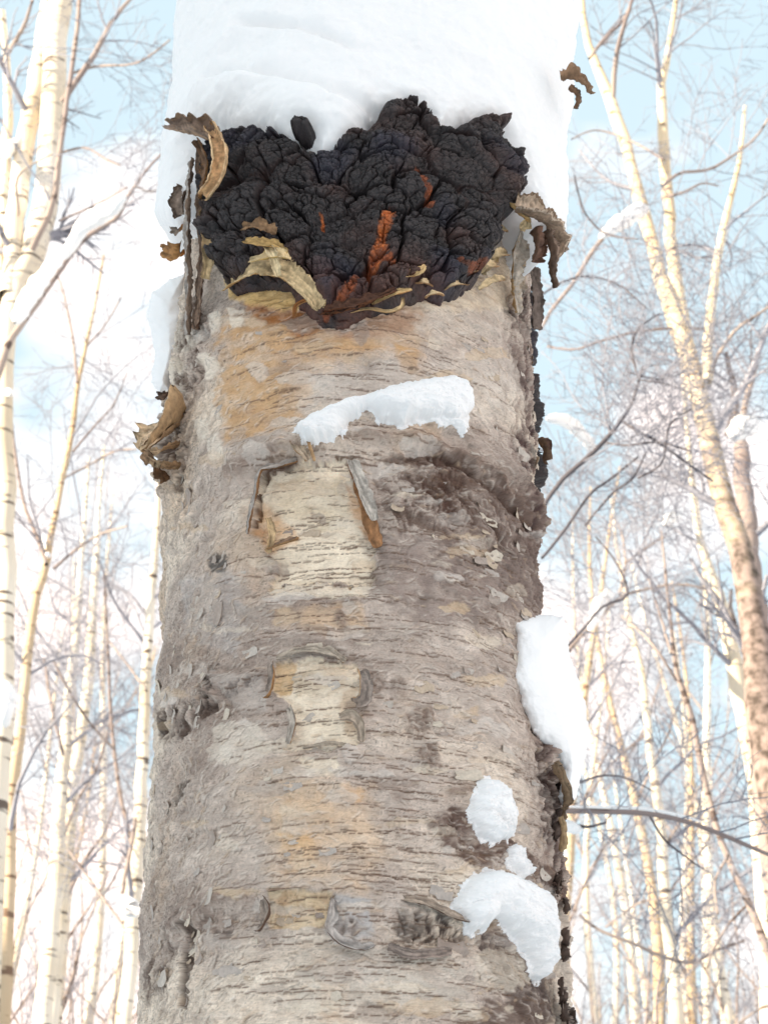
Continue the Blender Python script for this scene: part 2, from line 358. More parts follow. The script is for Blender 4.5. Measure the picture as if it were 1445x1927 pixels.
    # stains under the fungus
    paint([(425, 600), (600, 575), (790, 600), (785, 705), (730, 660), (640, 690), (585, 700), (570, 790), (545, 830), (430, 830), (415, 720)], stain, .85, 50, 0, 40, .5)
    paint([(430, 700), (540, 690), (575, 760), (540, 810), (440, 810), (415, 760)], SRGB(196, 164, 128), .7, 34, 0, 30, .5)
    paint([(455, 545), (560, 560), (640, 585), (740, 560), (790, 590), (770, 625), (650, 640), (560, 625), (470, 590)], dstain, .95, 26, 0, 18, .35)
    paint([(740, 650), (775, 660), (785, 700), (750, 700)], stain, .8, 14, 0, 8, .3)
    paint([(580, 690), (700, 670), (790, 690), (960, 660), (985, 760), (900, 790), (690, 740), (560, 780)], SRGB(222, 216, 208), .45, 40, 0, 20, .5)
    paint([(600, 640), (960, 560), (975, 640), (790, 650)], SRGB(206, 196, 184), .5, 40, 0, 20, .5)
    paint([(425, 515), (470, 490), (580, 530), (600, 590), (500, 580), (430, 560)], SRGB(232, 200, 140), .9, 10, .002, 8, .2)
    paint([(740, 560), (800, 520), (900, 520), (960, 470), (985, 520), (960, 580), (860, 590), (760, 590)], SRGB(222, 206, 182), .7, 16, .0015, 12, .4)
    # old dry flakes on the left of the stain
    for q in range(11):
        x, y = random.uniform(330, 450), random.uniform(590, 860)
        paint([(x - 14, y - 20), (x + 12, y - 24), (x + 15, y + 14), (x - 8, y + 22)], SRGB(226, 218, 206), .8, 4, .0012, 6, .2)
    # arch ledge under the strip of snow and everything below it
    ridge([(440, 860), (520, 845), (570, 825), (640, 800), (740, 790), (830, 800), (900, 850), (960, 900), (1000, 980)], .013, 26)
    ridge([(430, 892), (500, 872), (560, 850), (640, 832), (760, 830), (850, 850), (930, 900), (985, 985)], .008, 14, c=brown, amt=.5, rough=.8)
    paint([(455, 900), (560, 872), (700, 862), (760, 880), (730, 1000), (720, 1120), (480, 1120), (470, 1000)], None, dh=-.004, fe=14, hw=14)
    # peeled window: fresh cream layer, sunk below the torn edges
    paint([(484, 890), (556, 876), (600, 868), (660, 868), (684, 930), (700, 980), (712, 1010), (704, 1050), (696, 1098), (560, 1098), (505, 1100), (516, 1070), (505, 1030), (474, 985)], cream, .98, 4, -.0055, 17, .15)
    ridge([(474, 990), (478, 940), (488, 895), (520, 880), (556, 870)], -.004, 5, c=SRGB(84, 62, 48), amt=.95)
    ridge([(660, 868), (684, 930), (712, 1010)], -.004, 5, c=SRGB(92, 66, 50), amt=.9)
    paint([(480, 940), (520, 960), (560, 1010), (510, 1040), (470, 1000)], SRGB(206, 160, 110), .7, 14, 0, 10, .4)
    paint([(650, 900), (690, 940), (712, 1010), (690, 1010), (660, 950)], SRGB(196, 148, 100), .75, 12, 0, 8, .4)
    paint([(500, 900), (640, 890), (660, 960), (600, 990), (500, 960)], SRGB(206, 190, 164), .6, 12, .0012, 12, .5)
    paint([(500, 1100), (560, 1090), (700, 1100), (690, 1130), (520, 1125)], cream, .7, 6, -.001, 6, .3)
    paint([(520, 1150), (680, 1135), (690, 1180), (640, 1200), (520, 1180)], SRGB(214, 186, 156), .7, 20, 0, 14, .5)
    # the whorl of wrinkled bark right of the window
    crumple([(700, 880), (760, 845), (850, 845), (930, 890), (985, 950), (1012, 1050), (960, 1080), (870, 1060), (800, 1010), (720, 1000)], .0034, dark, .95, 40, 1.25, (880, 985))
    crumple([(770, 845), (850, 850), (880, 920), (900, 985), (840, 990), (780, 920)], .0034, SRGB(84, 62, 54), 1., 30, 1.7)
    ridge([(850, 990), (900, 1030), (980, 1030)], -.006, 16)
    paint([(860, 1010), (925, 1012), (925, 1050), (880, 1052)], SRGB(214, 206, 194), .8, 6, .001, 6, .2)
    crumple([(690, 1010), (860, 1020), (1000, 1060), (1012, 1180), (900, 1190), (760, 1150), (700, 1100)], .0020, taupe * .5, .85, 50, 1.0, (860, 1090))
    paint([(700, 1010), (1000, 1060), (1010, 1170), (800, 1190), (720, 1120)], SRGB(146, 132, 126), .75, 60, 0, 26, .5)
    paint([(860, 900), (985, 950), (1015, 1060), (1010, 1160), (960, 1130), (930, 1040), (880, 980)], SRGB(104, 88, 82), .55, 40, 0, 24, .5)
    paint([(760, 850), (860, 850), (900, 920), (890, 980), (820, 960)], SRGB(100, 80, 70), .55, 30, 0, 22, .55)
    ridge([(735, 870), (800, 855), (870, 880), (940, 935), (990, 1010)], -.0035, 9, c=SRGB(84, 66, 58), amt=.9, rough=.8)
    ridge([(770, 905), (850, 925), (910, 975), (960, 1040)], -.003, 8, c=SRGB(84, 66, 58), amt=.85, rough=.8)
    ridge([(730, 960), (790, 985), (850, 1010), (900, 1060)], -.002, 7, c=SRGB(110, 92, 82), amt=.7, rough=.8)
    # dark rough crust along the right edge
    crumple([(955, 560), (1030, 540), (1040, 1150), (1000, 1140), (985, 980), (960, 850), (985, 760), (965, 660)], .006, SRGB(84, 66, 64), 1., 34)
    crumple([(985, 1180), (1040, 1180), (1100, 1500), (1100, 1927), (1045, 1927), (1055, 1760), (1040, 1640), (1000, 1560), (1020, 1450)], .008, SRGB(72, 56, 54), 1., 30)
    crumple([(1000, 1390), (1040, 1400), (1070, 1450), (1060, 1520), (1020, 1500)], .008, SRGB(74, 58, 54), .95, 16)
    # dark patches around the lower snow
    crumple([(795, 1545), (850, 1522), (900, 1515), (960, 1560), (985, 1600), (1040, 1640), (1060, 1740), (990, 1690), (900, 1650), (840, 1600)], .005, dark, .95, 14, 1.1, (860, 1560))
    paint([(800, 1550), (850, 1520), (900, 1520), (980, 1600), (1055, 1660), (1060, 1730), (990, 1690), (880, 1630)], SRGB(108, 88, 80), .95, 14, 0, 14, .4)
    paint([(950, 1640), (1040, 1680), (1055, 1800), (1010, 1760), (960, 1700)], SRGB(214, 206, 200), .7, 8, .001, 14, .6)
    crumple([(890, 1745), (930, 1715), (990, 1755), (1035, 1850), (1040, 1940), (985, 1940), (950, 1880), (900, 1810)], .0045, SRGB(78, 70, 70), .95, 18, 1.0, (940, 1760))
    paint([(895, 1745), (930, 1718), (990, 1760), (1030, 1850), (1035, 1940), (985, 1940), (950, 1880), (905, 1810)], SRGB(96, 84, 80), .95, 14, 0, 12, .4)
    paint([(900, 1880), (1020, 1880), (1040, 1930), (900, 1935)], SRGB(104, 88, 80), .9, 12, 0, 16, .4)
    paint([(1042, 1700), (1065, 1690), (1075, 1927), (1048, 1927)], SRGB(226, 218, 206), .75, 10, .001, 8, .5)
    # left flank: eye-shaped scars and dark broken streaks
    crumple([(330, 560), (375, 560), (400, 620), (375, 720), (350, 760), (330, 740)], .006, SRGB(92, 74, 64), .95, 14)
    crumple([(300, 740), (345, 735), (352, 850), (345, 925), (310, 930), (300, 880)], .009, SRGB(84, 66, 56), .98, 12)
    ridge([(320, 760), (325, 900)], .010, 18, rough=.6)
    paint([(400, 1045), (432, 1040), (428, 1080), (402, 1085)], SRGB(86, 84, 82), .95, 5, -.001, 8, .3)
    paint([(345, 1090), (440, 1080), (470, 1150), (440, 1230), (350, 1200)], bluish, .3, 14, 0, 16, .4)
    crumple([(368, 1300), (395, 1262), (440, 1280), (500, 1262), (500, 1285), (440, 1305), (380, 1340)], .005, black, .95, 8)
    crumple([(300, 1350), (365, 1320), (415, 1290), (400, 1350), (340, 1400), (302, 1410)], .006, SRGB(84, 68, 60), .9, 10)
    paint([(330, 1478), (362, 1468), (345, 1500), (322, 1520)], SRGB(90, 78, 70), .9, 5, -.002, 9, .3)
    paint([(298, 1360), (318, 1352), (314, 1395), (300, 1400)], SRGB(64, 50, 46), .95, 5, -.004, 6, .2)
    paint([(400, 1370), (470, 1350), (530, 1400), (470, 1440), (395, 1440)], SRGB(222, 214, 202), .7, 8, .001, 10, .3)
    paint([(390, 1270), (500, 1265), (505, 1330), (450, 1340)], SRGB(200, 192, 186), .5, 12, .002, 8, .3)
    # second peeled window
    paint([(516, 1246), (590, 1238), (665, 1250), (684, 1262), (680, 1310), (672, 1345), (676, 1400), (600, 1408), (545, 1402), (553, 1350), (540, 1312), (512, 1300)], cream, .95, 4, -.0032, 15, .2)
    paint([(516, 1246), (560, 1244), (545, 1300), (514, 1300)], SRGB(214, 178, 124), .7, 6, 0, 6, .3)
    paint([(550, 1262), (650, 1258), (640, 1300), (560, 1306)], SRGB(198, 182, 160), .7, 8, .0018, 12, .6)
    paint([(640, 1300), (672, 1298), (676, 1380), (650, 1380), (640, 1340)], SRGB(190, 160, 128), .6, 8, 0, 8, .4)
    paint([(570, 1430), (640, 1430), (640, 1460), (580, 1460)], cream, .8, 6, -.001, 8, .3)
    for kx, ky, kw, kh, sw in ((808, 1424, 26, 34, 1), (790, 1355, 30, 26, 1), (702, 1285, 28, 24, 1), (752, 1292, 20, 16, 0), (745, 870, 18, 16, 0), (640, 1165, 16, 12, 0)):
        P = [(kx - kw, ky), (kx - kw * .5, ky - kh), (kx + kw * .6, ky - kh * .9), (kx + kw, ky + kh * .1), (kx + kw * .5, ky + kh), (kx - kw * .5, ky + kh * .9)]
        crumple(P, .0035, brown, .8, 12, 1.6, (kx, ky)); paint(P, SRGB(146, 134, 126), .55, 12, .0008, 6, .4)
    # warm tints down the middle
    paint([(520, 1480), (690, 1480), (720, 1600), (690, 1690), (520, 1660)], pinkish, .55, 60, 0, 30, .6)
    paint([(530, 1570), (600, 1560), (600, 1620), (540, 1640)], SRGB(222, 184, 138), .6, 16, 0, 14, .4)
    paint([(640, 1470), (690, 1480), (680, 1520), (630, 1510)], SRGB(226, 190, 150), .6, 12, 0, 14, .4)
    paint([(590, 1800), (640, 1800), (650, 1927), (600, 1927)], SRGB(214, 182, 150), .5, 24, 0, 16, .5)
    # the row of scars near the foot of the picture
    ridge([(330, 1745), (400, 1700), (500, 1668), (630, 1668), (720, 1690), (800, 1720), (880, 1745)], .006, 18)
    ridge([(340, 1765), (400, 1722), (480, 1760), (640, 1790), (740, 1790), (870, 1765)], -.004, 16)
    paint([(505, 1676), (626, 1678), (628, 1744), (560, 1748), (506, 1742)], SRGB(228, 208, 176), .95, 4, -.003, 4, .3)
    crumple([(510, 1680), (620, 1680), (622, 1735), (512, 1735)], .0025, SRGB(176, 142, 108), .6, 8)
    paint([(632, 1684), (700, 1695), (705, 1760), (650, 1790), (615, 1750)], bluish * .92, .8, 8, .001, 8, .3)
    crumple([(640, 1745), (652, 1733), (668, 1740), (672, 1762), (655, 1773), (642, 1764)], .003, black, 1., 12, 2)
    crumple([(738, 1735), (765, 1712), (800, 1716), (850, 1735), (890, 1752), (860, 1778), (800, 1786), (760, 1778)], .004, SRGB(78, 68, 64), 1., 24, 1.8)
    paint([(748, 1740), (762, 1718), (785, 1716), (800, 1738), (794, 1765), (770, 1774), (752, 1762)], SRGB(84, 76, 72), .85, 12, -.001, 12, .5)
    crumple([(470, 1690), (500, 1700), (498, 1745), (478, 1745)], .004, SRGB(84, 68, 62), .95, 6)
    paint([(400, 1750), (432, 1748), (428, 1772), (404, 1776)], SRGB(96, 86, 82), .9, 5, -.001, 7, .3)
    crumple([(360, 1700), (400, 1700), (395, 1760), (365, 1760)], .003, SRGB(120, 104, 96), .8, 8)
    paint([(348, 1735), (366, 1725), (362, 1800), (350, 1900), (338, 1890), (344, 1800)], SRGB(78, 64, 56), .95, 5, -.006, 7, .25)
    crumple([(270, 1830), (300, 1790), (330, 1700), (345, 1720), (320, 1850), (275, 1900)], .004, SRGB(100, 84, 76), .85, 14)
    for c in ((410, 1690, 460, 1680), (850, 1490, 900, 1480)): ridge([c[:2], c[2:]], .003, 8, c=brown, amt=.6)
    paint([(890, 1790), (975, 1780), (1000, 1850), (930, 1870), (890, 1850)], SRGB(216, 208, 194), .6, 8, .001, 14, .3)
    paint([(560, 1800), (700, 1790), (880, 1800), (880, 1900), (700, 1900), (560, 1890)], SRGB(206, 200, 190), .6, 30, 0, 20, .4)
    # random torn sheets: pale where a sheet has gone, with a step at the edge
    for q in range(150):
        x = random.uniform(300, 1040); y = random.uniform(600, 1920)
        w_, h_ = random.uniform(12, 70), random.uniform(5, 22)
        cc = random.choice([SRGB(226, 216, 200), SRGB(214, 208, 202), SRGB(186, 176, 168), SRGB(208, 188, 162), SRGB(160, 148, 140)])
        P = [(x + w_ * math.cos(a_) * random.uniform(.6, 1.1), y + h_ * math.sin(a_) * random.uniform(.5, 1.2) + .0 * w_) for a_ in np.linspace(0, 6.28, 9)[:-1]]
        paint(P, cc, random.uniform(.35, .75), 3, random.choice([-.0011, -.0008, .0008, .0011]), 7, .35)
    # the many small torn paper edges: lifted lips, with highlight and crease shade painted on
    for g in range(3600):
        x = random.uniform(275, 1060) if g % 3 else random.choice([random.uniform(280, 460), random.uniform(860, 1050)]); y = random.uniform(585, 1925); s0, h0 = px2sh(x, y); t_ = s0 / RS
        if ((480 < x < 705 and 870 < y < 1100) or (515 < x < 680 and 1240 < y < 1405) or (505 < x < 627 and 1676 < y < 1745)) and g % 5: continue
        an = random.gauss(.05, .28) + (1.05 * sm(-.35, -.9, t_) - 1.05 * sm(.55, 1.05, t_) + .35 * sm(.2, .6, -t_)) * random.uniform(.5, 1.2); ln = random.uniform(.002, .0065) * random.choice([.7, 1, 1.5]); cv = random.uniform(-90, 90); tk = random.uniform(.00055, .0010)
        m = ln + .003; sl = sub([(s0, h0)], m)
        if S[sl].size == 0: continue
        dx = wS2[sl] - wS2[sl].mean() - 0; dx = S[sl] - s0 + .6 * (wS[sl] - S[sl]); dy = H[sl] - h0 + .6 * (wH[sl] - H[sl]); ca, sa_ = math.cos(an), math.sin(an); u = dx * ca + dy * sa_; v = -dx * sa_ + dy * ca - cv * (u * u)
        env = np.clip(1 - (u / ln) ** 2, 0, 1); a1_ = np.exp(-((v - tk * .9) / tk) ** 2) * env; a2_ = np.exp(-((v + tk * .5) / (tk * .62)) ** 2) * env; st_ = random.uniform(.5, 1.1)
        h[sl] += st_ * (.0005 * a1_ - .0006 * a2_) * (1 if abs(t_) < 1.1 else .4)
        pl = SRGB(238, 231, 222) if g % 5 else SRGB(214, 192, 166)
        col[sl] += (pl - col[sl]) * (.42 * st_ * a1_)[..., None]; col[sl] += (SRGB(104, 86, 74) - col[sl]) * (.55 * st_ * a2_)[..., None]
    # lenticels: short dark slits with raised lips, in broken rows
    cnt = 0
    for g in range(400):
        x = random.uniform(400, 985); y = random.uniform(585, 1925)
        if g % 3 == 0: x = random.uniform(480, 760)
        s0, h0 = px2sh(x, y); tilt = random.uniform(-.06, .06)
        for k in range(random.randint(2, 11)):
            ln = random.uniform(2.0, 8.0) * 1e-3 * random.choice([.5, .7, 1, 1.3]); tk = random.uniform(.35, .75) * 1e-3
            cs = s0 + ln / 2; chh = h0 + random.gauss(0, .0005) + tilt * (cs - s0); s0 += ln + random.uniform(.0006, .003)
            sl = sub([(cs - ln / 2, chh - tk), (cs + ln / 2, chh + tk)], .0015)
            if S[sl].size == 0: continue
            dx = np.maximum(np.abs(S[sl] - cs) - ln / 2, 0); dy = H[sl] - chh - .0004 * nz[sl]
            e = np.sqrt(dx * dx + dy * dy) / tk
            h[sl] += .0004 * np.exp(-(e / 2.4) ** 2) - .0009 * np.exp(-(e / .8) ** 2)
            col[sl] += (SRGB(108, 88, 74) - col[sl]) * (.88 * np.exp(-(e / .95) ** 2))[..., None]; cnt += 1
    col = col * 1.10 * np.array([1.01, .99, .97])
    h = h * (1 - .0 * back); 
    h *= sm(3.34, 3.2, H) * .4 + .6
    V = surf(S, H, h)
    RELIEF['hs'] = hs; RELIEF['th'] = th; RELIEF['h'] = h
    F = grid_faces(nr, nc, wrap=True)
    top = np.array([[Ax(3.34), D, 3.36]])
    V = np.concatenate([V.reshape(-1, 3), top]); c = np.concatenate([col.reshape(-1, 3), col[-1, :1]]); uv = np.concatenate([np.stack([S, H], -1).reshape(-1, 2), [[0, 3.4]]])
    b0 = (nr - 1) * nc; j = np.arange(nc); cap = np.stack([b0 + j, b0 + (j + 1) % nc, np.full(nc, nr * nc), np.full(nc, nr * nc)], -1)
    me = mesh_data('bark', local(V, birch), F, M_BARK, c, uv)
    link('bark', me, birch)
build_trunk()
def relief(s, h):
    i = np.clip(np.searchsorted(RELIEF['hs'], h), 0, len(RELIEF['hs']) - 1); j = np.clip(np.searchsorted(RELIEF['th'], s / RS), 0, len(RELIEF['th']) - 1)
    return RELIEF['h'][i, j]

# ------------------------------------------------------------------ snow patches lying on the trunk
def snow_patch(name, pts, T, w, label, off=.008, jag=5, seed=0, res=1.1, lump=.12, cat='snow'):
    P = np.array(P2(pts, off)); m = .012; st = PXM * res
    s = np.arange(P[:, 0].min() - m, P[:, 0].max() + m, st); q = np.arange(P[:, 1].min() - m, P[:, 1].max() + m, st)
    Hh, Ss = np.meshgrid(q, s, indexing='ij')
    sd = poly_sd(P, Ss, Hh); edge = np.exp(-(sd / .0035) ** 2)
    sd = sd + jag * PXM * fbm(Ss * 110, Hh * 110, 2, seed) + 3.5 * PXM * edge * fbm(Ss * 260, Hh * 260, 3, seed + 3) + edge * 1.0 * PXM * fbm(Ss * 900, Hh * 900, 2, seed + 1)
    k = np.clip(-sd / w, 0, 1); t = T * np.clip(1 - (1 - k) ** 2, 0, 1) ** .6 * (1 + lump * fbm(Ss * 45, Hh * 45, 3, seed + 5))
    t = t + .0004 * fbm(Ss * 700, Hh * 700, 3, seed + 9) * sm(0, .2, k)
    rel = relief(Ss, Hh)
    thin = (-sd + 5 * PXM + 7 * PXM * fbm(Ss * 130, Hh * 130, 3, seed + 11) + 3 * PXM * fbm(Ss * 600, Hh * 600, 2, seed + 12)) ; tk = np.where(thin > 0, .0006 + .0012 * sm(0, .004, thin), -.004 + thin * .3)
    outd = rel + np.maximum(np.where(sd > 0, -.01, .0005 + t), tk)
    V = surf(Ss, Hh, outd).reshape(-1, 3)
    F = grid_faces(len(q), len(s), (sd < .008).ravel())
    V, F = compact(V, F)
    o = link(name, mesh_data(name, V, F, M_SNOW)); return tag(o, label, cat)
snow_patch('snow_strip', [(560, 815), (585, 790), (620, 770), (660, 748), (720, 725), (790, 708), (850, 698), (882, 706), (898, 735), (905, 765), (892, 778), (870, 786), (850, 790), (825, 784), (800, 785), (760, 795), (715, 785), (690, 772), (665, 785), (650, 800), (635, 818), (600, 832), (570, 835)],
           .019, .013, 'long curved strip of snow lying on the ledge in the middle of the trunk', .014, 5, 1)
snow_patch('snow_frost', [(805, 780), (850, 785), (888, 775), (892, 792), (876, 800), (866, 814), (852, 806), (835, 800), (815, 795)], .004, .006, 'thin sugary frost hanging under the right end of the long snow strip', .006, 9, 8)
snow_patch('snow_clump', [(902, 1500), (915, 1465), (940, 1458), (965, 1480), (972, 1520), (982, 1555), (968, 1575), (940, 1582), (915, 1560), (898, 1530)], .017, .014,
           'small oval clump of snow stuck to the bark above the lowest snow', .012, 5, 2)
snow_patch('snow_clump', [(958, 1595), (975, 1590), (990, 1610), (1010, 1640), (1000, 1650), (975, 1635), (962, 1615)], .007, .006,
           'thin smear of snow between the oval clump and the lowest snow', .006, 7, 3)
snow_patch('snow_clump', [(870, 1700), (885, 1665), (905, 1640), (935, 1632), (975, 1642), (1015, 1660), (1035, 1690), (1045, 1740), (1052, 1800), (1040, 1850), (1030, 1830), (1015, 1790), (985, 1755), (940, 1722), (925, 1748), (895, 1745), (880, 1725)], .024, .017,
           'lowest bent lump of snow on the right of the trunk trailing down', .014, 5, 4)

def pillow(name, pts, depthY, T, w, label, seed=0, jag=3, res=1.3, squash=1.0, back=1.0, mat=None, cat='snow', lump=.15, follow=0):
    """a rounded lump of snow: outline seen from the clearing, real thickness both ways"""
    P = np.array(pts, float); st = res
    x = np.arange(P[:, 0].min() - 6, P[:, 0].max() + 6, st); y = np.arange(P[:, 1].min() - 6, P[:, 1].max() + 6, st)
    Yg, Xg = np.meshgrid(y, x, indexing='ij')
    sd = poly_sd(P, Xg, Yg); sd = sd + jag * fbm(Xg / 22, Yg / 22, 2, seed) + np.exp(-(sd / 8) ** 2) * (2.2 * fbm(Xg / 7, Yg / 7, 3, seed + 4) + .8 * fbm(Xg / 3, Yg / 3, 2, seed + 4))
    k = np.clip(-sd / w, 0, 1); t = T * np.sqrt(np.clip(1 - (1 - k) ** 2, 0, 1)) * (1 + lump * fbm(Xg / 60, Yg / 60, 3, seed + 2))
    t = t + .0006 * fbm(Xg / 5, Yg / 5, 3, seed + 8) * sm(0, .3, k) * (depthY / 1.3)
    t = np.maximum(t, -.001)
    dx = (Xg - PW / 2) / FOC; dy = (PH / 2 - Yg) / FOC
    Dr = FW[None, None] + dx[..., None] * RT + dy[..., None] * UPV
    if follow:
        sa = np.clip((Xg - np.interp(Yg, _ys, (_l + _r) / 2)) / np.interp(Yg, _ys, (_r - _l) / 2), -1.3, 1.3); dY = D - .178 * (1 - .62 * sa * sa) + follow
    else: dY = depthY
    base = dY / Dr[..., 1]; ln = np.linalg.norm(Dr, axis=-1)
    keep = (sd < 0).ravel(); V1 = C0 + Dr * (base - t / ln)[..., None]; V2 = C0 + Dr * (base + t * back / ln)[..., None]
    F = grid_faces(len(y), len(x)); F = F[keep[F].all(1)]
    n = keep.size; V = np.concatenate([V1.reshape(-1, 3), V2.reshape(-1, 3)]); F2 = F[:, ::-1] + n
    # rim
    E = np.concatenate([F[:, [0, 1]], F[:, [1, 2]], F[:, [2, 3]], F[:, [3, 0]]]); key = np.sort(E, 1); key = key[:, 0].astype(np.int64) * n + key[:, 1]
    u, inv, c = np.unique(key, return_inverse=True, return_counts=True); Bd = E[c[inv] == 1]
    Fr = np.stack([Bd[:, 1], Bd[:, 0], Bd[:, 0] + n, Bd[:, 1] + n], 1)
    V, Fa = compact(V, np.concatenate([F, F2, Fr]))
    o = link(name, mesh_data(name, V, Fa, mat or M_SNOW)); return tag(o, label, cat)
pillow('snow_lump', [(965, 1168), (990, 1156), (1030, 1155), (1060, 1160), (1068, 1185), (1072, 1230), (1085, 1270), (1098, 1310), (1107, 1360), (1104, 1420), (1092, 1460), (1085, 1500), (1062, 1522), (1050, 1500), (1058, 1450), (1040, 1420), (1010, 1395), (990, 1360), (972, 1310), (958, 1270), (965, 1220)],
       1.27, .046, 74, 'large tall lump of snow bulging past the right edge of the trunk', 11, 4, back=.9, follow=.010)
pillow('snow_lump', [(275, 590), (285, 550), (320, 525), (350, 515), (360, 600), (345, 680), (320, 735), (300, 740), (285, 720), (290, 660)], 1.34, .045, 45,
       'tall shaded lump of snow behind the left edge of the trunk', 12, 3)

# ------------------------------------------------------------------ snow cap over the top of the trunk
def build_cap():
    o_f = .045
    bot = [(330, 405, .045), (352, 250, .04), (400, 238, .04), (430, 248, .045), (480, 250, .045), (520, 262, .045), (560, 272, .045), (597, 298, .045), (650, 275, .045), (697, 240, .045), (715, 200, .045), (790, 200, .045), (808, 255, .045), (850, 250, .045), (900, 230, .045), (950, 235, .045), (985, 300, .045), (996, 390, .04), (1030, 470, .045), (1045, 500, .045)]
    B = np.array([px2sh(x, y, o) for x, y, o in bot]); B = B[np.argsort(B[:, 0])]
    B[:, 1] -= .003                                           # tuck behind the fungus
    zl = px2sh(318, 395, .04)[1] + .045; zr = px2sh(1056, 400, .045)[1] + .03
    B = np.concatenate([[[-math.pi * RS, zl + .05], [-1.9 * RS, zl + .03], [-1.5 * RS, zl]], B[(B[:, 0] > -1.4 * RS) & (B[:, 0] < 1.3 * RS)], [[1.45 * RS, zr - .03], [1.6 * RS, zr - .02], [1.8 * RS, zr + .02], [math.pi * RS, zr + .05]]])
    th = np.concatenate([np.linspace(-math.pi, -1.9, 30)[:-1], np.linspace(-1.9, 1.9, 560)[:-1], np.linspace(1.9, math.pi, 30)[:-1]])
    hs = np.concatenate([np.linspace(2.50, 3.02, 330), np.linspace(3.02, 3.36, 60)[1:]])
    H, TH = np.meshgrid(hs, th, indexing='ij'); S = TH * RS
    PP = np.concatenate([B, [[math.pi * RS + 1, 2.6], [math.pi * RS + 1, 5], [-math.pi * RS - 1, 5], [-math.pi * RS - 1, 2.62]]])
    sd = poly_sd(PP, S + .002 * fbm(S * 120, H * 120, 3, 2), H + .002 * fbm(S * 120, H * 120, 3, 6)) + .0010 * fbm(S * 700, H * 700, 3, 8)
    zz = np.array([2.45, 2.60, 2.70, 2.80, 2.90, 3.0, 3.4])
    tl = np.interp(H, zz, [.030, .032, .030, .025, .018, .016, .02]); tr = np.interp(H, zz, [.030, .040, .041, .042, .048, .054, .060])
    a = TH / (math.pi / 2); Tt = np.where(a < 0, tl * np.clip(-a, 0, 1) + .05 * (1 - np.clip(-a, 0, 1)), tr * np.clip(a, 0, 1) + .05 * (1 - np.clip(a, 0, 1)))
    n_lo = fbm(S * 16, H * 22, 3, 33)
    Tt = Tt + .010 * n_lo * (1 - np.clip(np.abs(a), 0, 1) * .5)
    # two drifted tiers on the upper left of the cap
    def tier(pts, amp, up, down):
        Q = P2(pts, .06); Qa = np.array(sorted(Q)); yy = np.interp(S, Qa[:, 0], Qa[:, 1]); dd = H - yy + .003 * fbm(S * 60, H * 60, 3, 44)
        ends = sm(Qa[0, 0] - .02, Qa[0, 0] + .01, S) * sm(Qa[-1, 0] + .03, Qa[-1, 0] - .02, S)
        return amp * ends * np.where(dd > 0, np.exp(-(dd / up) ** 2), np.exp(-(dd / down) ** 2))
    Tt = Tt + tier([(345, 120), (420, 112), (520, 128), (620, 160), (720, 175)], -.010, .010, .006) + tier([(345, 150), (420, 130), (520, 150), (640, 190), (700, 205)], .012, .010, .03)
    Tt = Tt + tier([(430, 20), (520, 30), (600, 45), (660, 70)], -.012, .008, .005)
    k = np.clip(-sd / .034, 0, 1); t = Tt * (1 - (1 - k) ** 2.2) ** .55
    t = t + .0008 * fbm(S * 300, H * 300, 4, 12) * sm(0, .2, k) + .0030 * fbm(S * 60, H * 60, 3, 14) * sm(0, .5, k)
    t = t * np.sqrt(np.clip(1 - ((H - 3.24) / .125) ** 2 * (H > 3.24), 0.02, 1))
    outd = np.where(sd > 0, -.006 - sd * .6, t + .001)
    V = surf(S, H, outd).reshape(-1, 3); nr, nc = H.shape
    keep = (sd < .006).ravel(); F = grid_faces(nr, nc, keep, wrap=True)
    topc = np.array([[Ax(3.4), D, 3.43]]); b0 = (nr - 1) * nc
    # domed crown over the broken top
    rings = []; last = V[b0:b0 + nc]
    for q in np.linspace(0, 1, 8)[1:]:
        rings.append(last * (1 - q) + topc * q + np.array([[0, 0, .05 * math.sin(q * math.pi / 2) * (1 - q * .3)]]))
    V = np.concatenate([V] + rings); Fd = []
    for q in range(7):
        aa = b0 + q * nc; j = np.arange(nc); Fd.append(np.stack([aa + j, aa + (j + 1) % nc, aa + nc + (j + 1) % nc, aa + nc + j], -1))
    V, F = compact(V, np.concatenate([F] + Fd))
    tag(link('snow_mound', mesh_data('snow_mound', V, F, M_SNOW)), 'deep white snow cap wrapped over the top of the big trunk above the black fungus', 'snow')
build_cap()

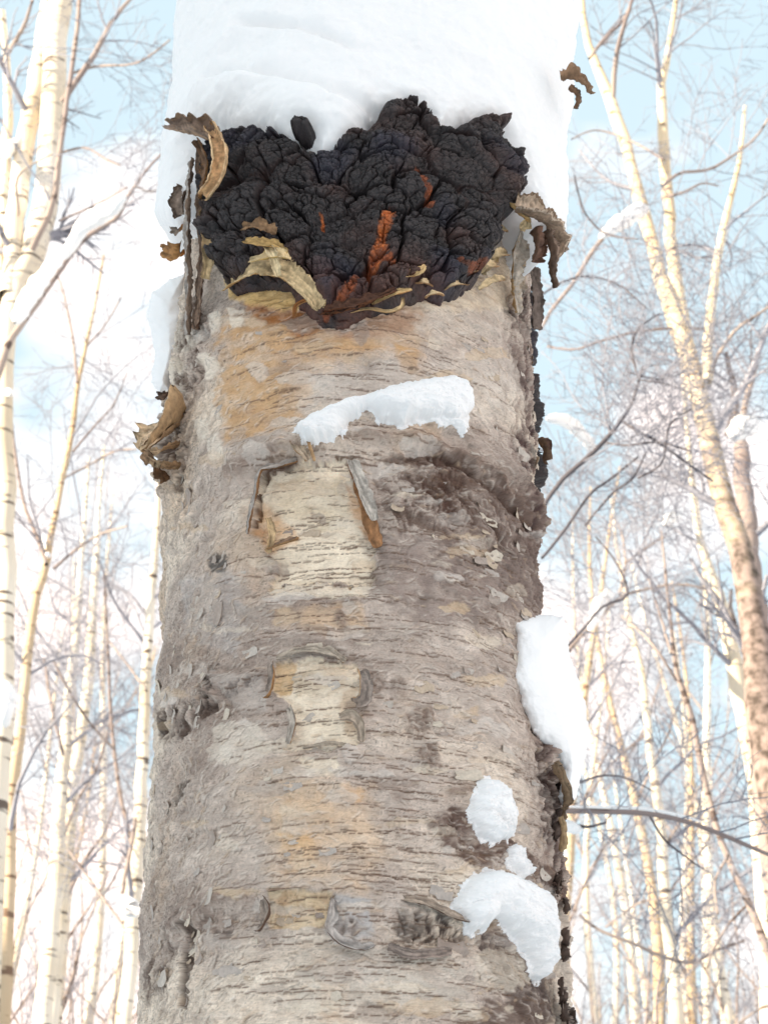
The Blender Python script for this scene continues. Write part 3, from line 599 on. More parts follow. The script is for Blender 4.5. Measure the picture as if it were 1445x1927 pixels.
# ------------------------------------------------------------------ the black fungus
chaga = tag(empty('chaga_fungus', tuple(surf(np.array(0.), np.array(2.66), .0))), 'black cracked fungus crust bursting from the trunk below the snow cap', 'fungus')
def fungus_mesh(name, pts, T, w, off, res=.95, seed=0, orange=(), red=(), parent=None, raw=False, flat=1., Tlow=None, lift=0.):
    if Tlow: pts = [(x - max(x - 850, 0) * .20, y + max(255 - y, 0) * .25) for x, y in pts]
    P = np.array(pts if raw else P2(pts, off)); m = .006; st = PXM * res
    s = np.arange(P[:, 0].min() - m, P[:, 0].max() + m, st); q = np.arange(P[:, 1].min() - m, P[:, 1].max() + m, st)
    Hh, Ss = np.meshgrid(q, s, indexing='ij')
    wx = Ss + .003 * fbm(Ss * 70, Hh * 70, 3, seed + 1); wy = Hh + .003 * fbm(Ss * 70, Hh * 70, 3, seed + 2)
    wx2 = wx + .0003 * fbm(Ss * 500, Hh * 500, 2, seed + 12); wy2 = wy + .0003 * fbm(Ss * 500, Hh * 500, 2, seed + 13)
    a1, a2, ai = worley(wx * 30 + .35 * fbm(Ss * 30, Hh * 30, 2, 50), wy * 34, seed + 3); b1, b2, bi = worley(wx2 * 75, wy2 * 85, seed + 4); c1, c2, ci = worley(wx2 * 190, wy2 * 210, seed + 5); d1, d2, di = worley(wx2 * 420, wy2 * 440, seed + 6)
    sd = poly_sd(P, wx, wy) + .004 * fbm(Ss * 120, Hh * 120, 3, seed + 8) + .0025 * (b1 - .5)
    wv = w * (1 + 2.2 * sm(P[:, 1].min() + .10, P[:, 1].min(), Hh)) if Tlow else w
    k = np.clip(-sd / wv, 0, 1); t = T * np.sqrt(np.clip(1 - (1 - k) ** 2, 0, 1))
    crack = lambda f1, f2, e: sm(e, 0, f2 - f1)
    hh = .015 * (1 - a1 ** 2) - .014 * crack(a1, a2, .10) * sm(.15, .5, vn(Ss * 30, Hh * 30, 15)) + .008 * fbm(Ss * 28, Hh * 28, 2, seed + 30) + .007 * (ai - .5) + .0040 * (1 - b1 ** 2) - .0085 * crack(b1, b2, .10) * sm(.2, .5, vn(Ss * 40, Hh * 40, 5)) + .0055 * (bi - .5)
    hh += .0012 * (1 - c1 ** 2) - .0026 * crack(c1, c2, .13) + .0022 * (ci - .5) + .0006 * (1 - d1 ** 2) + .0008 * (di - .5) - .0008 * crack(d1, d2, .15) + .0011 * fbm(Ss * 260, Hh * 260, 4, seed + 9, .55)
    if Tlow: t = t * (Tlow / T + (1 - Tlow / T) * sm(P[:, 1].min() + .02, P[:, 1].max() - .05, Hh))
    t = t + hh * flat * sm(0, .45 if not Tlow else .7, k)
    black = SRGB(46, 39, 40); brn = SRGB(70, 50, 46); col = np.zeros(Ss.shape + (3,)) + black
    f = fbm(Ss * 30, Hh * 30, 3, seed + 20); col += (brn - black) * (sm(-.1, .6, f))[..., None]
    blu = SRGB(46, 44, 60); col += (blu - col) * (sm(.1, .5, fbm(Ss * 22, Hh * 22, 2, seed + 24)) * .6)[..., None]
    col = col * (.75 + .6 * bi[..., None] * .6 + .25 * ci[..., None])
    # rusty inner tissue seen low in the crust and in some of the cracks
    lowz = P[:, 1].min(); rust = SRGB(96, 58, 46); rw = sm(.09, .01, Hh - lowz) * sm(-.2, .4, fbm(Ss * 45, Hh * 45, 3, seed + 27)) * (.75 if Tlow else 0) + .25 * crack(a1, a2, .12) * sm(.1, .5, fbm(Ss * 20, Hh * 20, 2, seed + 29))
    col += (rust - col) * np.clip(rw, 0, .75)[..., None]
    for pp, wd, c, dep in orange:
        Q = P2(pp, off + T * .6); dd = line_d(Q, wx2 + .0015 * fbm(Ss * 200, Hh * 200, 2, 3), wy2) / (wd * PXM); g = sm(1.15, .5, dd + .8 * fbm(Ss * 160, Hh * 160, 3, 31))
        t = t * (1 - g * .0) - dep * np.exp(-dd * dd * .8); oc = c * (0.35 + 1.0 * vn(Ss * 500, Hh * 500, 8)[..., None]); col += (oc - col) * g[..., None]
    rel = relief(Ss, Hh)
    outd = np.where(sd > 0, rel - .004 - sd, rel + t + lift)
    V = surf(Ss, Hh, outd).reshape(-1, 3); F = grid_faces(len(q), len(s), (sd < .003).ravel())
    V, F, c = compact(V, F, col.reshape(-1, 3))
    return link(name, mesh_data(name, local(V, parent), F, M_CHAGA, c, smooth=True), parent)
OR = SRGB(198, 108, 52); OR2 = SRGB(150, 78, 42)
fungus_mesh('crust', [(386, 440), (390, 370), (404, 305), (425, 264), (450, 252), (485, 250), (520, 262), (560, 270), (585, 285), (597, 300), (620, 288), (650, 270), (680, 252), (698, 235), (702, 200), (735, 184), (770, 186), (800, 205), (806, 240), (822, 262), (845, 256), (862, 230), (890, 210), (925, 215), (955, 228), (960, 272), (985, 298), (992, 335), (995, 375), (985, 405), (965, 430), (955, 460), (938, 506), (895, 540), (850, 548), (820, 540), (790, 545), (760, 556), (720, 566), (690, 572), (650, 588), (615, 588), (580, 572), (555, 555), (540, 530), (505, 515), (470, 520), (430, 530), (402, 526), (394, 480)],
            .034, .013, .026, 1.0, 1, Tlow=.014, orange=[([(738, 392), (728, 420), (715, 452), (712, 475)], 11, OR, .006), ([(718, 455), (690, 485), (665, 510), (640, 528), (600, 545)], 10, OR2, .005), ([(712, 462), (745, 470)], 7, OR2, .003), ([(794, 318), (802, 345), (818, 375)], 7, OR2, .004), ([(870, 480), (900, 490), (930, 478)], 7, OR2 * .6, .002), ([(600, 385), (604, 410)], 4, OR, .003)], parent=chaga)
fungus_mesh('lump', [(546, 230), (558, 219), (580, 220), (594, 231), (576, 240), (556, 240)], .016, .007, .062, .9, 5, parent=chaga, lift=.046, flat=.5)

# ------------------------------------------------------------------ torn and curled sheets of bark
def pos(px, py, off):
    d = ray(px, py); s, h = px2sh(px, py, off)
    q = surf(np.array(s), np.array(h), off); n = np.array([math.sin(s / RS), -math.cos(s / RS), 0])
    # keep it exactly on the line of sight when it juts past the trunk's edge
    t = ((q - C0) @ d) / (d @ d); p = C0 + d * t
    return p, n
def ribbon(name, pts, widths, label=None, curl=1.2, twist=0., colo=(150, 135, 122), coli=(205, 175, 135), nv=13, nu=None, torn=.35, rough=.0012, thick=.0006, seed=0, parent=None, flip=1, mat=None, fray=.0):
    """a strip of bark along a line (px, py, height off the trunk); curl bends it across, twist (list or number) turns it"""
    parent = parent or birch
    C = []; Nn = []
    for p in pts:
        a, b = pos(*p); C.append(a); Nn.append(b)
    C = np.array(C); Nn = np.array(Nn); n = len(pts); nu = nu or max(12, n * 7); nv = max(nv, 7)
    u = np.linspace(0, n - 1, nu)
    def it(A):
        A = np.asarray(A, float)
        # Catmull-Rom
        i = np.clip(np.floor(u).astype(int), 0, n - 2); f = (u - i)[:, None]; g = lambda k: A[np.clip(i + k, 0, n - 1)]
        return .5 * (2 * g(0) + (g(1) - g(-1)) * f + (2 * g(-1) - 5 * g(0) + 4 * g(1) - g(2)) * f ** 2 + (3 * g(0) - g(-1) - 3 * g(1) + g(2)) * f ** 3)
    P = it(C); NN = it(Nn); W = it(np.array(widths, float)[:, None])[:, 0] * PXM
    tw = it(np.broadcast_to(np.atleast_1d(twist), (n,)).astype(float)[:, None])[:, 0] if np.ndim(twist) else np.full(nu, twist)
    cu = it(np.array(curl, float)[:, None])[:, 0] if np.ndim(curl) else np.full(nu, curl)
    T = np.gradient(P, axis=0); T /= np.linalg.norm(T, axis=1)[:, None] + 1e-9
    NN = NN - (NN * T).sum(1)[:, None] * T; NN /= np.linalg.norm(NN, axis=1)[:, None] + 1e-9
    Bn = np.cross(T, NN)
    c, s_ = np.cos(tw)[:, None], np.sin(tw)[:, None]; B2 = Bn * c + NN * s_; N2 = NN * c - Bn * s_
    v = np.linspace(-1, 1, nv)
    uu = np.linspace(0, 1, nu)
    if 'shred' not in name: W = W * .7 + .3 * W.max()
    wl = W * (1 + torn * (fbm(uu * 9 + seed, uu * 0 + .5, 3, seed) + .28 * fbm(uu * 46 + seed, uu * 0 + .5, 2, seed))); wr = W * (1 + torn * (fbm(uu * 9 + seed, uu * 0 + 7.5, 3, seed + 1) + .28 * fbm(uu * 46 + seed, uu * 0 + 3.5, 2, seed)))
    ends = np.clip(np.minimum(uu, 1 - uu) * 12 + .45, 0, 1) ** .7
    ww = np.where(v[None] < 0, wl[:, None], wr[:, None]) * ends[:, None]
    ww = ww * ((1.0 if name in ('bark_curl', 'branch_stub') else 1.15) * np.abs(cu) / np.sin(np.minimum(np.abs(cu), 1.57)))[:, None]
    cc = cu[:, None]; A = v[None] * cc
    off1 = ww * np.sin(A) / np.where(np.abs(cc) < 1e-3, 1e-3, cc); off2 = ww * (1 - np.cos(A)) / np.where(np.abs(cc) < 1e-3, 1e-3, cc) * flip
    V = P[:, None] + B2[:, None] * off1[..., None] + N2[:, None] * off2[..., None]
    U, VV = np.meshgrid(uu, v, indexing='ij'); ln = np.linalg.norm(np.diff(P, axis=0), axis=1).sum()
    nzv = fbm(U * ln * 160 + seed, VV * W.mean() * 900, 4, seed + 4, .62) + .6 * fbm(U * ln * 90, VV * 5 + seed, 3, seed + 6)
    V = V + N2[:, None] * (rough * nzv)[..., None]
    if fray: V = V + T[:, None] * (fray * fbm(U * 0 + (U > .5), VV * 4 + seed, 2, seed + 9) * (np.abs(U - .5) * 2) ** 6)[..., None]
    e = (1 - np.abs(v)[None] ** 3) * .8 + .2
    Vi = V - N2[:, None] * (thick * e * (1 + 0 * U))[..., None]
    co = np.array(SRGB(*colo)); ci_ = np.array(SRGB(*coli))
    if name in ('bark_curl', 'branch_stub'): co = co * np.array([1.45, 1.36, 1.3]); ci_ = ci_ * np.array([1.3, 1.22, 1.15])
    k = sm(-.35, .35, nzv)[..., None]
    k2 = sm(-.3, .3, fbm(U * ln * 60 + seed, VV * W.mean() * 1700, 3, seed + 14, .6))[..., None]; Co = co * (.42 + .38 * k + .42 * k2); Ci = ci_ * (.5 + .3 * k + .35 * k2)
    nn = nu * nv; F = grid_faces(nu, nv); F2 = F[:, ::-1] + nn
    ix = np.arange(nn).reshape(nu, nv); ring = np.concatenate([ix[0, :], ix[1:, -1], ix[-1, -2::-1], ix[-2:0:-1, 0]]); r2 = np.roll(ring, -1)
    Fr = np.stack([r2, ring, ring + nn, r2 + nn], 1)
    Vall = np.concatenate([V.reshape(-1, 3), Vi.reshape(-1, 3)]); cal = np.concatenate([Co.reshape(-1, 3), Ci.reshape(-1, 3)])
    o = link(name, mesh_data(name, local(Vall, parent), np.concatenate([F, F2, Fr]), mat or M_CURL, cal), parent)
    if label: o['label'] = label
    return o
# top left: gnarled roll and hanging yellow curl, long torn strip down the edge
ribbon('bark_curl', [(318, 240, .05), (345, 243, .058), (380, 250, .062), (412, 262, .06)], [9, 17, 20, 15], 'gnarled grey roll of bark at the top left', 2.2, .3, (128, 112, 100), (150, 128, 108), 15, 40, .5, .0035, seed=1)
ribbon('bark_curl', [(398, 245, .060), (412, 270, .066), (416, 305, .066), (405, 340, .062), (385, 368, .056)], [12, 15, 16, 15, 10], 'yellowish curl of bark hanging at the top left', 2.4, [.2, .3, .5, .8, 1.0], (208, 178, 140), (214, 182, 138), 15, 50, .35, .002, seed=2)
ribbon('bark_curl', [(372, 262, .055), (388, 300, .060), (386, 345, .055), (378, 375, .050)], [7, 9, 8, 5], None, 1.6, -.3, (104, 84, 68), (140, 108, 74), 11, 36, .5, .003, seed=3)
ribbon('bark_strip', [(362, 300, .050), (356, 350, .050), (354, 410, .046), (356, 480, .036), (358, 550, .024), (354, 630, .012)], [9, 12, 14, 16, 17, 14], 'long torn strip of grey bark standing up along the left edge', .7, [-.4, -.5, -.5, -.5, -.4, -.3], (184, 174, 166), (158, 138, 122), 15, 110, .5, .003, seed=4, thick=.0015)
ribbon('bark_strip', [(378, 270, .044), (376, 340, .042), (378, 410, .036), (382, 470, .026), (376, 540, .018), (370, 620, .008)], [5, 6, 7, 6, 8, 6], 'brown inner edge of the torn strip on the left', .9, [.3, .4, .3, .4, .3, .2], (156, 132, 114), (96, 74, 60), 15, 130, .6, .004, seed=24, thick=.0015)
ribbon('bark_strip', [(384, 400, .040), (388, 440, .040), (392, 490, .036), (388, 525, .028)], [9, 10, 10, 7], None, 1.0, .9, (206, 178, 136), (180, 140, 92), 9, 50, .4, .0016, seed=5)
ribbon('bark_flap', [(352, 355, .026), (338, 385, .034), (345, 405, .028)], [10, 14, 8], None, 1.8, .6, (164, 146, 132), (130, 108, 92), 11, 30, .5, .003, seed=6)
ribbon('bark_flap', [(352, 425, .018), (335, 435, .028), (322, 432, .03)], [9, 8, 3], None, 1.2, .3, (140, 124, 110), (170, 120, 70), 9, 22, .5, .002, seed=7)
ribbon('bark_flap', [(350, 478, .02), (330, 474, .03), (306, 470, .034)], [17, 14, 6], 'small rusty brown flap poking out on the left', 1.1, .2, (168, 122, 74), (176, 110, 52), 11, 26, .5, .002, seed=8)
# top right curl
ribbon('bark_curl', [(968, 395, .045), (985, 398, .05), (1005, 408, .052), (1030, 425, .05), (1045, 450, .046), (1042, 480, .042)], [12, 20, 26, 24, 17, 9], 'rolled bark curling over at the right end of the fungus', 1.9, [.1, .2, .4, .5, .6, .7], (186, 172, 156), (140, 122, 106), 17, 60, .4, .0028, seed=9)
ribbon('bark_curl', [(1020, 440, .046), (1034, 470, .050), (1036, 505, .046), (1042, 542, .042)], [15, 12, 7, 3], None, 2.0, .4, (128, 112, 100), (100, 84, 74), 13, 44, .5, .003, seed=10)
ribbon('bark_curl', [(1046, 432, .046), (1058, 450, .048), (1056, 475, .044)], [9, 10, 4], None, 2.0, .3, (150, 134, 120), (120, 100, 84), 11, 30, .5, .003, seed=33)
ribbon('bark_curl', [(1000, 440, .04), (1008, 462, .046), (1002, 492, .042)], [12, 14, 9], None, 2.2, .2, (112, 88, 76), (96, 76, 64), 13, 30, .5, .003, seed=11)
ribbon('bark_strip', [(955, 385, .040), (975, 400, .046), (990, 415, .044), (978, 430, .04)], [10, 12, 11, 8], 'pale shredded bark on the right side of the fungus', 1.2, .2, (226, 202, 160), (206, 170, 118), 11, 34, .5, .002, seed=12)
ribbon('bark_flap', [(985, 440, .024), (970, 490, .020), (966, 540, .012), (972, 590, .008)], [22, 22, 20, 14], None, .7, .1, (186, 174, 160), (190, 160, 120), 11, 60, .4, .003, seed=13)
ribbon('bark_strip', [(1002, 500, .014), (1008, 560, .016), (1006, 620, .012)], [14, 15, 12], None, .9, -.5, (120, 106, 98), (90, 76, 68), 9, 50, .5, .003, seed=14)
# yellow shreds where the bark tore below the fungus
YE = (228, 202, 156)
ribbon('bark_shred', [(425, 540, .010), (450, 522, .022), (490, 505, .030), (530, 512, .034), (560, 530, .034), (590, 560, .026), (600, 582, .014)], [16, 22, 24, 26, 22, 18, 8], 'broad yellow shred of torn bark below the fungus', .8, [0, .1, .1, .3, .4, .3, 0], (228, 202, 158), (206, 166, 112), 13, 80, .35, .0024, seed=15)
ribbon('bark_shred', [(470, 492, .040), (500, 484, .050), (525, 480, .052), (548, 488, .044)], [5, 11, 13, 4], None, .9, .2, YE, (224, 190, 120), 9, 34, .5, .0016, seed=16)
ribbon('bark_shred', [(462, 452, .046), (490, 458, .054), (520, 462, .052), (540, 478, .048)], [7, 9, 10, 4], None, 1.0, .1, (206, 170, 112), (190, 150, 96), 9, 34, .6, .0018, seed=17)
ribbon('bark_shred', [(500, 462, .050), (512, 480, .055), (520, 505, .05), (524, 520, .044)], [6, 8, 8, 4], None, 1.0, .3, (234, 212, 170), (210, 170, 110), 9, 30, .5, .0014, seed=18)
ribbon('bark_shred', [(456, 430, .050), (490, 425, .058), (520, 438, .055)], [7, 11, 8], None, 1.0, .1, (150, 118, 88), (120, 90, 66), 9, 34, .6, .0025, seed=34)
ribbon('bark_shred', [(596, 588, .006), (640, 584, .014), (690, 568, .018), (730, 548, .02)], [6, 10, 10, 5], None, 1.2, .2, (96, 72, 62), (120, 76, 50), 13, 60, .5, .004, seed=119)
ribbon('bark_shred', [(610, 582, .020), (650, 576, .026), (700, 562, .028), (745, 545, .028)], [7, 10, 9, 5], 'dark fibrous shred along the bottom of the fungus', 1.2, .2, (98, 68, 54), (120, 76, 50), 11, 50, .5, .003, seed=19)
ribbon('bark_shred', [(650, 592, .010), (690, 582, .014), (730, 588, .018), (756, 578, .02), (758, 560, .018)], [3, 4, 4, 4, 3], 'thin looping pale shred below the fungus', 1.2, .5, (226, 198, 152), (200, 164, 116), 7, 44, .3, .0006, seed=20)
ribbon('bark_shred', [(700, 572, .018), (735, 555, .022), (775, 545, .024)], [5, 8, 4], None, 1.0, .3, (226, 194, 140), (200, 150, 96), 9, 30, .4, .001, seed=21)
ribbon('bark_shred', [(755, 520, .026), (785, 515, .034), (800, 500, .036)], [7, 8, 3], None, 1.0, .2, (222, 188, 136), (200, 150, 96), 9, 26, .5, .0014, seed=22)
ribbon('bark_shred', [(555, 596, .006), (560, 575, .012), (580, 566, .014)], [3, 4, 3], None, 1.5, .2, (180, 120, 70), (200, 150, 96), 7, 20, .3, .0008, seed=23)
for i_, (a, b, c) in enumerate([((820, 480), (845, 484), 4), ((835, 545), (880, 535), 7), ((870, 520), (905, 510), 8), ((905, 515), (935, 500), 9), ((925, 490), (955, 478), 10), ((780, 535), (815, 540), 6), ((800, 560), (835, 556), 5), ((930, 440), (955, 436), 7), ((900, 545), (950, 525), 8)]):
    ribbon('bark_shred', [(*a, .018), ((a[0] + b[0]) / 2, (a[1] + b[1]) / 2 - 6, .026), (*b, .016)], [c * .5, c, c * .5], None, 1.3, .3, (222, 198, 158), (180, 140, 100), 7, 20, .5, .0012, seed=40 + i_)
# sheets lifting round the peeled window
ribbon('bark_flap', [(560, 866, .008), (520, 878, .010), (492, 888, .012), (482, 930, .012), (472, 975, .010), (466, 1005, .006)], [10, 11, 12, 11, 9, 6], 'lifted bark edge round the left of the peeled window', .6, [-.5, -.6, -.7, -.8, -.7, -.5], (176, 166, 158), (150, 112, 78), 9, 70, .3, .0016, seed=50)
ribbon('bark_flap', [(556, 835, .012), (566, 850, .016), (580, 866, .012)], [12, 13, 7], None, .9, .6, (190, 172, 150), (206, 160, 110), 9, 24, .4, .0014, seed=51)
ribbon('bark_flap', [(575, 815, .014), (583, 840, .018), (592, 868, .014)], [2.5, 3, 2], None, .6, .4, (196, 160, 120), (180, 130, 90), 5, 24, .2, .0004, seed=52)
ribbon('bark_flap', [(660, 866, .010), (674, 905, .014), (688, 945, .014), (704, 980, .012)], [9, 14, 14, 7], 'long sliver of bark lifting off right of the peeled window', .8, [.5, .6, .6, .4], (196, 188, 178), (150, 104, 74), 11, 56, .25, .0012, seed=53)
ribbon('bark_flap', [(664, 880, .004), (680, 925, .005), (698, 985, .005), (712, 1030, .004)], [6, 9, 11, 6], None, .3, -.3, (170, 124, 86), (150, 104, 74), 7, 50, .3, .001, seed=54)
ribbon('bark_flap', [(500, 1035, .004), (525, 1026, .010), (548, 1018, .012), (562, 1012, .010)], [3, 9, 8, 2], 'small brown curled tongue in the peeled window', .9, .7, (150, 122, 100), (180, 140, 100), 9, 30, .3, .001, seed=55)
ribbon('bark_flap', [(505, 975, .004), (512, 1005, .010), (505, 1040, .006)], [5, 6, 4], None, .9, .6, (206, 176, 136), (170, 130, 90), 9, 30, .4, .001, seed=57)
# second window and its neighbours
ribbon('bark_flap', [(676, 1262, .008), (684, 1285, .014), (680, 1312, .012), (668, 1322, .006)], [6, 11, 10, 5], 'curled tab of bark on the right of the lower peeled window', 1.4, .6, (168, 154, 144), (196, 160, 124), 11, 40, .3, .0012, seed=60)
ribbon('bark_flap', [(640, 1350, .006), (662, 1346, .012), (678, 1362, .012), (682, 1396, .006)], [4, 8, 8, 4], None, 1.2, -.5, (190, 172, 154), (206, 170, 130), 9, 40, .3, .001, seed=61)
ribbon('bark_flap', [(512, 1248, .005), (514, 1275, .010), (508, 1305, .008), (500, 1312, .004)], [5, 9, 9, 5], None, 1.0, -.7, (166, 150, 138), (180, 136, 92), 9, 40, .4, .0014, seed=62)
ribbon('bark_flap', [(545, 1330, .004), (552, 1360, .007), (545, 1400, .004)], [5, 7, 5], None, .9, -.5, (186, 174, 162), (180, 140, 100), 9, 30, .4, .001, seed=63)
ribbon('bark_flap', [(520, 1240, .004), (570, 1222, .006), (620, 1228, .006), (650, 1245, .003)], [4, 8, 8, 4], None, .6, .4, (186, 172, 156), (160, 130, 100), 9, 44, .5, .0014, seed=65)
ribbon('bark_flap', [(570, 1408, .003), (620, 1400, .004), (670, 1405, .003)], [2, 4, 2], None, .6, .4, (170, 156, 140), (160, 130, 100), 7, 36, .5, .0008, seed=66)
# lowest row
ribbon('bark_flap', [(496, 1690, .006), (506, 1715, .012), (496, 1742, .010), (486, 1750, .004)], [5, 10, 9, 4], None, 1.3, -.6, (170, 154, 142), (110, 86, 72), 9, 34, .4, .0014, seed=70)
ribbon('bark_flap', [(626, 1690, .005), (624, 1720, .010), (618, 1745, .010), (640, 1772, .010), (680, 1785, .008), (705, 1778, .004)], [4, 8, 8, 8, 8, 4], 'curved lip of bark round the lower grey scar', .9, .7, (186, 178, 172), (120, 96, 82), 9, 60, .3, .0012, seed=71)
ribbon('bark_flap', [(505, 1676, .005), (560, 1668, .007), (625, 1676, .005)], [3, 4, 3], None, .7, .5, (150, 128, 110), (120, 96, 82), 7, 40, .4, .0008, seed=72)
ribbon('bark_flap', [(745, 1690, .004), (800, 1700, .008), (850, 1722, .010), (900, 1738, .005)], [4, 7, 8, 4], None, .8, .6, (176, 158, 142), (120, 96, 82), 9, 50, .4, .0012, seed=73)
ribbon('bark_flap', [(730, 1780, .004), (780, 1795, .008), (850, 1788, .006)], [4, 8, 5], None, .8, -.5, (166, 150, 140), (120, 96, 82), 9, 50, .4, .0012, seed=74)
ribbon('bark_flap', [(1040, 1440, .010), (1055, 1470, .018), (1062, 1510, .014), (1052, 1545, .008)], [10, 13, 11, 5], 'dark hooked flake at the right edge under the tall snow lump', 1.3, .5, (104, 86, 78), (150, 128, 104), 11, 40, .4, .003, seed=76)
ribbon('bark_flap', [(1052, 1540, .012), (1058, 1570, .016), (1052, 1600, .008)], [6, 9, 4], None, 1.3, .5, (186, 160, 128), (190, 162, 126), 9, 26, .4, .0014, seed=77)
# dark scabs down the right edge
for i_, (y0, y1, t0, t1) in enumerate([(550, 594, 80, 97), (612, 650, 82, 98), (700, 782, 81, 98), (830, 868, 80, 97)]):
    zt = px2sh(1000, y0)[1]; zb_ = px2sh(1000, y1)[1]; tm = [R_(v) * RS for v in (t0, t1)]
    pg = [(tm[0], zt - .006), (tm[0] + .015, zt), (tm[1], zt - .004), (tm[1], zb_ + .004), (tm[0] + .02, zb_), (tm[0] + .004, zb_ + .012), (tm[0] + .012, (zt + zb_) / 2)]
    fungus_mesh('crust_scab', pg, .0035, .006, 0, 1.2, 40 + i_, parent=birch, raw=True, flat=.38)
for i_ in range(14):
    y = random.uniform(1540, 1920); x = np.interp(y, _ys, _r) + random.uniform(-14, 5); w_ = random.uniform(4, 9)
    ribbon('crust_scab', [(x - 3, y - 14, .004), (x + 2, y, .010), (x - 2, y + 14, .004)], [w_ * .6, w_, w_ * .5], None, 1.4, random.uniform(-.5, .8), (150, 134, 124), (104, 88, 80), 7, 14, .6, .003, seed=130 + i_)
ribbon('bark_curl', [(1012, 830, .010), (1024, 845, .016), (1022, 870, .010)], [8, 12, 7], None, 1.6, .3, (96, 76, 68), (96, 76, 60), 9, 26, .5, .003, seed=160)
# curl sticking out far up on the right of the snow cap
ribbon('bark_curl', [(1056, 150, .060), (1078, 148, .072), (1098, 158, .082), (1108, 176, .082)], [18, 17, 12, 4], 'frayed brown bark curl poking out of the snow at the upper right', 1.6, .3, (160, 138, 118), (140, 114, 92), 13, 36, .5, .004, seed=161)
ribbon('bark_curl', [(1070, 165, .066), (1084, 180, .072), (1082, 205, .068)], [9, 9, 4], None, 1.8, .2, (120, 98, 82), (110, 86, 68), 11, 26, .5, .003, seed=162)
# broken branch stub with a beak of curled bark on the left edge
ribbon('branch_stub', [(340, 780, .004), (312, 800, .022), (286, 826, .034), (266, 850, .040)], [46, 38, 26, 8], 'beak shaped broken stub of curled bark on the left edge', 1.3, [.0, .1, .2, .3], (190, 170, 142), (176, 150, 118), 17, 44, .4, .0035, seed=170, thick=.004)
for q_, (ya, yb) in enumerate([(768, 838), (800, 846), (838, 852), (880, 858)]):
    ribbon('branch_stub', [(336, ya, .006), (305, ya * .6 + yb * .4 + 4, .026 + .002 * q_), (268 + 3 * q_, yb, .042)], [12, 10, 3], None, 1.0, .2 + .15 * q_, (196 - 14 * q_, 176 - 14 * q_, 150 - 14 * q_), (150, 124, 96), 11, 30, .4, .003, seed=180 + q_)
ribbon('branch_stub', [(272, 850, .046), (290, 872, .036), (306, 890, .020), (318, 898, .010)], [8, 13, 14, 10], None, 1.4, .4, (140, 118, 96), (110, 84, 62), 13, 36, .4, .003, seed=171)
ribbon('branch_stub', [(330, 740, .010), (312, 745, .020), (298, 742, .024)], [10, 9, 4], None, 1.6, .3, (92, 74, 62), (84, 66, 56), 11, 24, .6, .003, seed=172)
# small loose flakes all over: a few shapes shared by many pieces
protos = []
for k in range(12):
    nu, nv = 6, 4; u = np.linspace(-1, 1, nu); v = np.linspace(-1, 1, nv); U, VV = np.meshgrid(u, v, indexing='ij')
    n = fbm(U * 2.3 + k * 7, VV * 2.3, 2, k + 60); wd = 1 - .3 * U ** 4 + .5 * n
    X = U * (1 + .2 * n); Z = VV * .62 * wd; lift = (.5 + .5 * (k % 3)); Yy = -(.05 + .34 * lift * np.clip((U + .4) / 1.4, 0, 1) ** 2.2 + .10 * n)
    X = X - .18 * lift * np.clip((U - .2), 0, 1) ** 2
    V = np.stack([X, Yy, Z], -1).reshape(-1, 3)
    g = [SRGB(196, 186, 176), SRGB(184, 174, 166), SRGB(208, 196, 180), SRGB(172, 158, 148), SRGB(192, 174, 154)][k % 5]
    V = np.concatenate([V, V + np.array([[0, .05, 0]])]) * .005; F = grid_faces(nu, nv); c = np.concatenate([np.tile(g, (nu * nv, 1)), np.tile(g * np.array([.8, .68, .55]), (nu * nv, 1))])
    ix = np.arange(nu * nv).reshape(nu, nv); ring = np.concatenate([ix[0, :], ix[1:, -1], ix[-1, -2::-1], ix[-2:0:-1, 0]]); r2 = np.roll(ring, -1)
    protos.append(mesh_data('bark_flake', V, np.concatenate([F[:, ::-1], F + nu * nv, np.stack([ring, r2, r2 + nu * nv, ring + nu * nv], 1)]), M_CURL, c, smooth=False))
nfl = 0
while nfl < 250:
    x = random.choice([random.uniform(300, 1040), random.uniform(285, 430), random.uniform(880, 1050)]); y = random.uniform(600, 1915)
    if 560 < x < 910 and 690 < y < 850: continue
    s, h = px2sh(x, y); 
    if abs(s / RS) > 1.5: continue
    rel = float(relief(np.array(s), np.array(h))); p = surf(np.array(s), np.array(h), rel)
    o = link('bark_flake', random.choice(protos), birch); o.location = Vector(p) - birch.location
    sc = random.uniform(.002, .006) * random.choice([1, 1, 1.5]); lf = s / RS < -.6
    sc /= .005; o.scale = (sc * random.uniform(.9, 1.6), sc * random.uniform(.8, 1.3), sc * random.uniform(.6, 1.1))
    o.rotation_mode = 'YXZ'
    o.rotation_euler = (random.uniform(-.1, .15), random.uniform(.4, 1.3) * -1 if lf else random.gauss(0, .25) + random.choice([0, 0, math.pi]), s / RS)
    nfl += 1

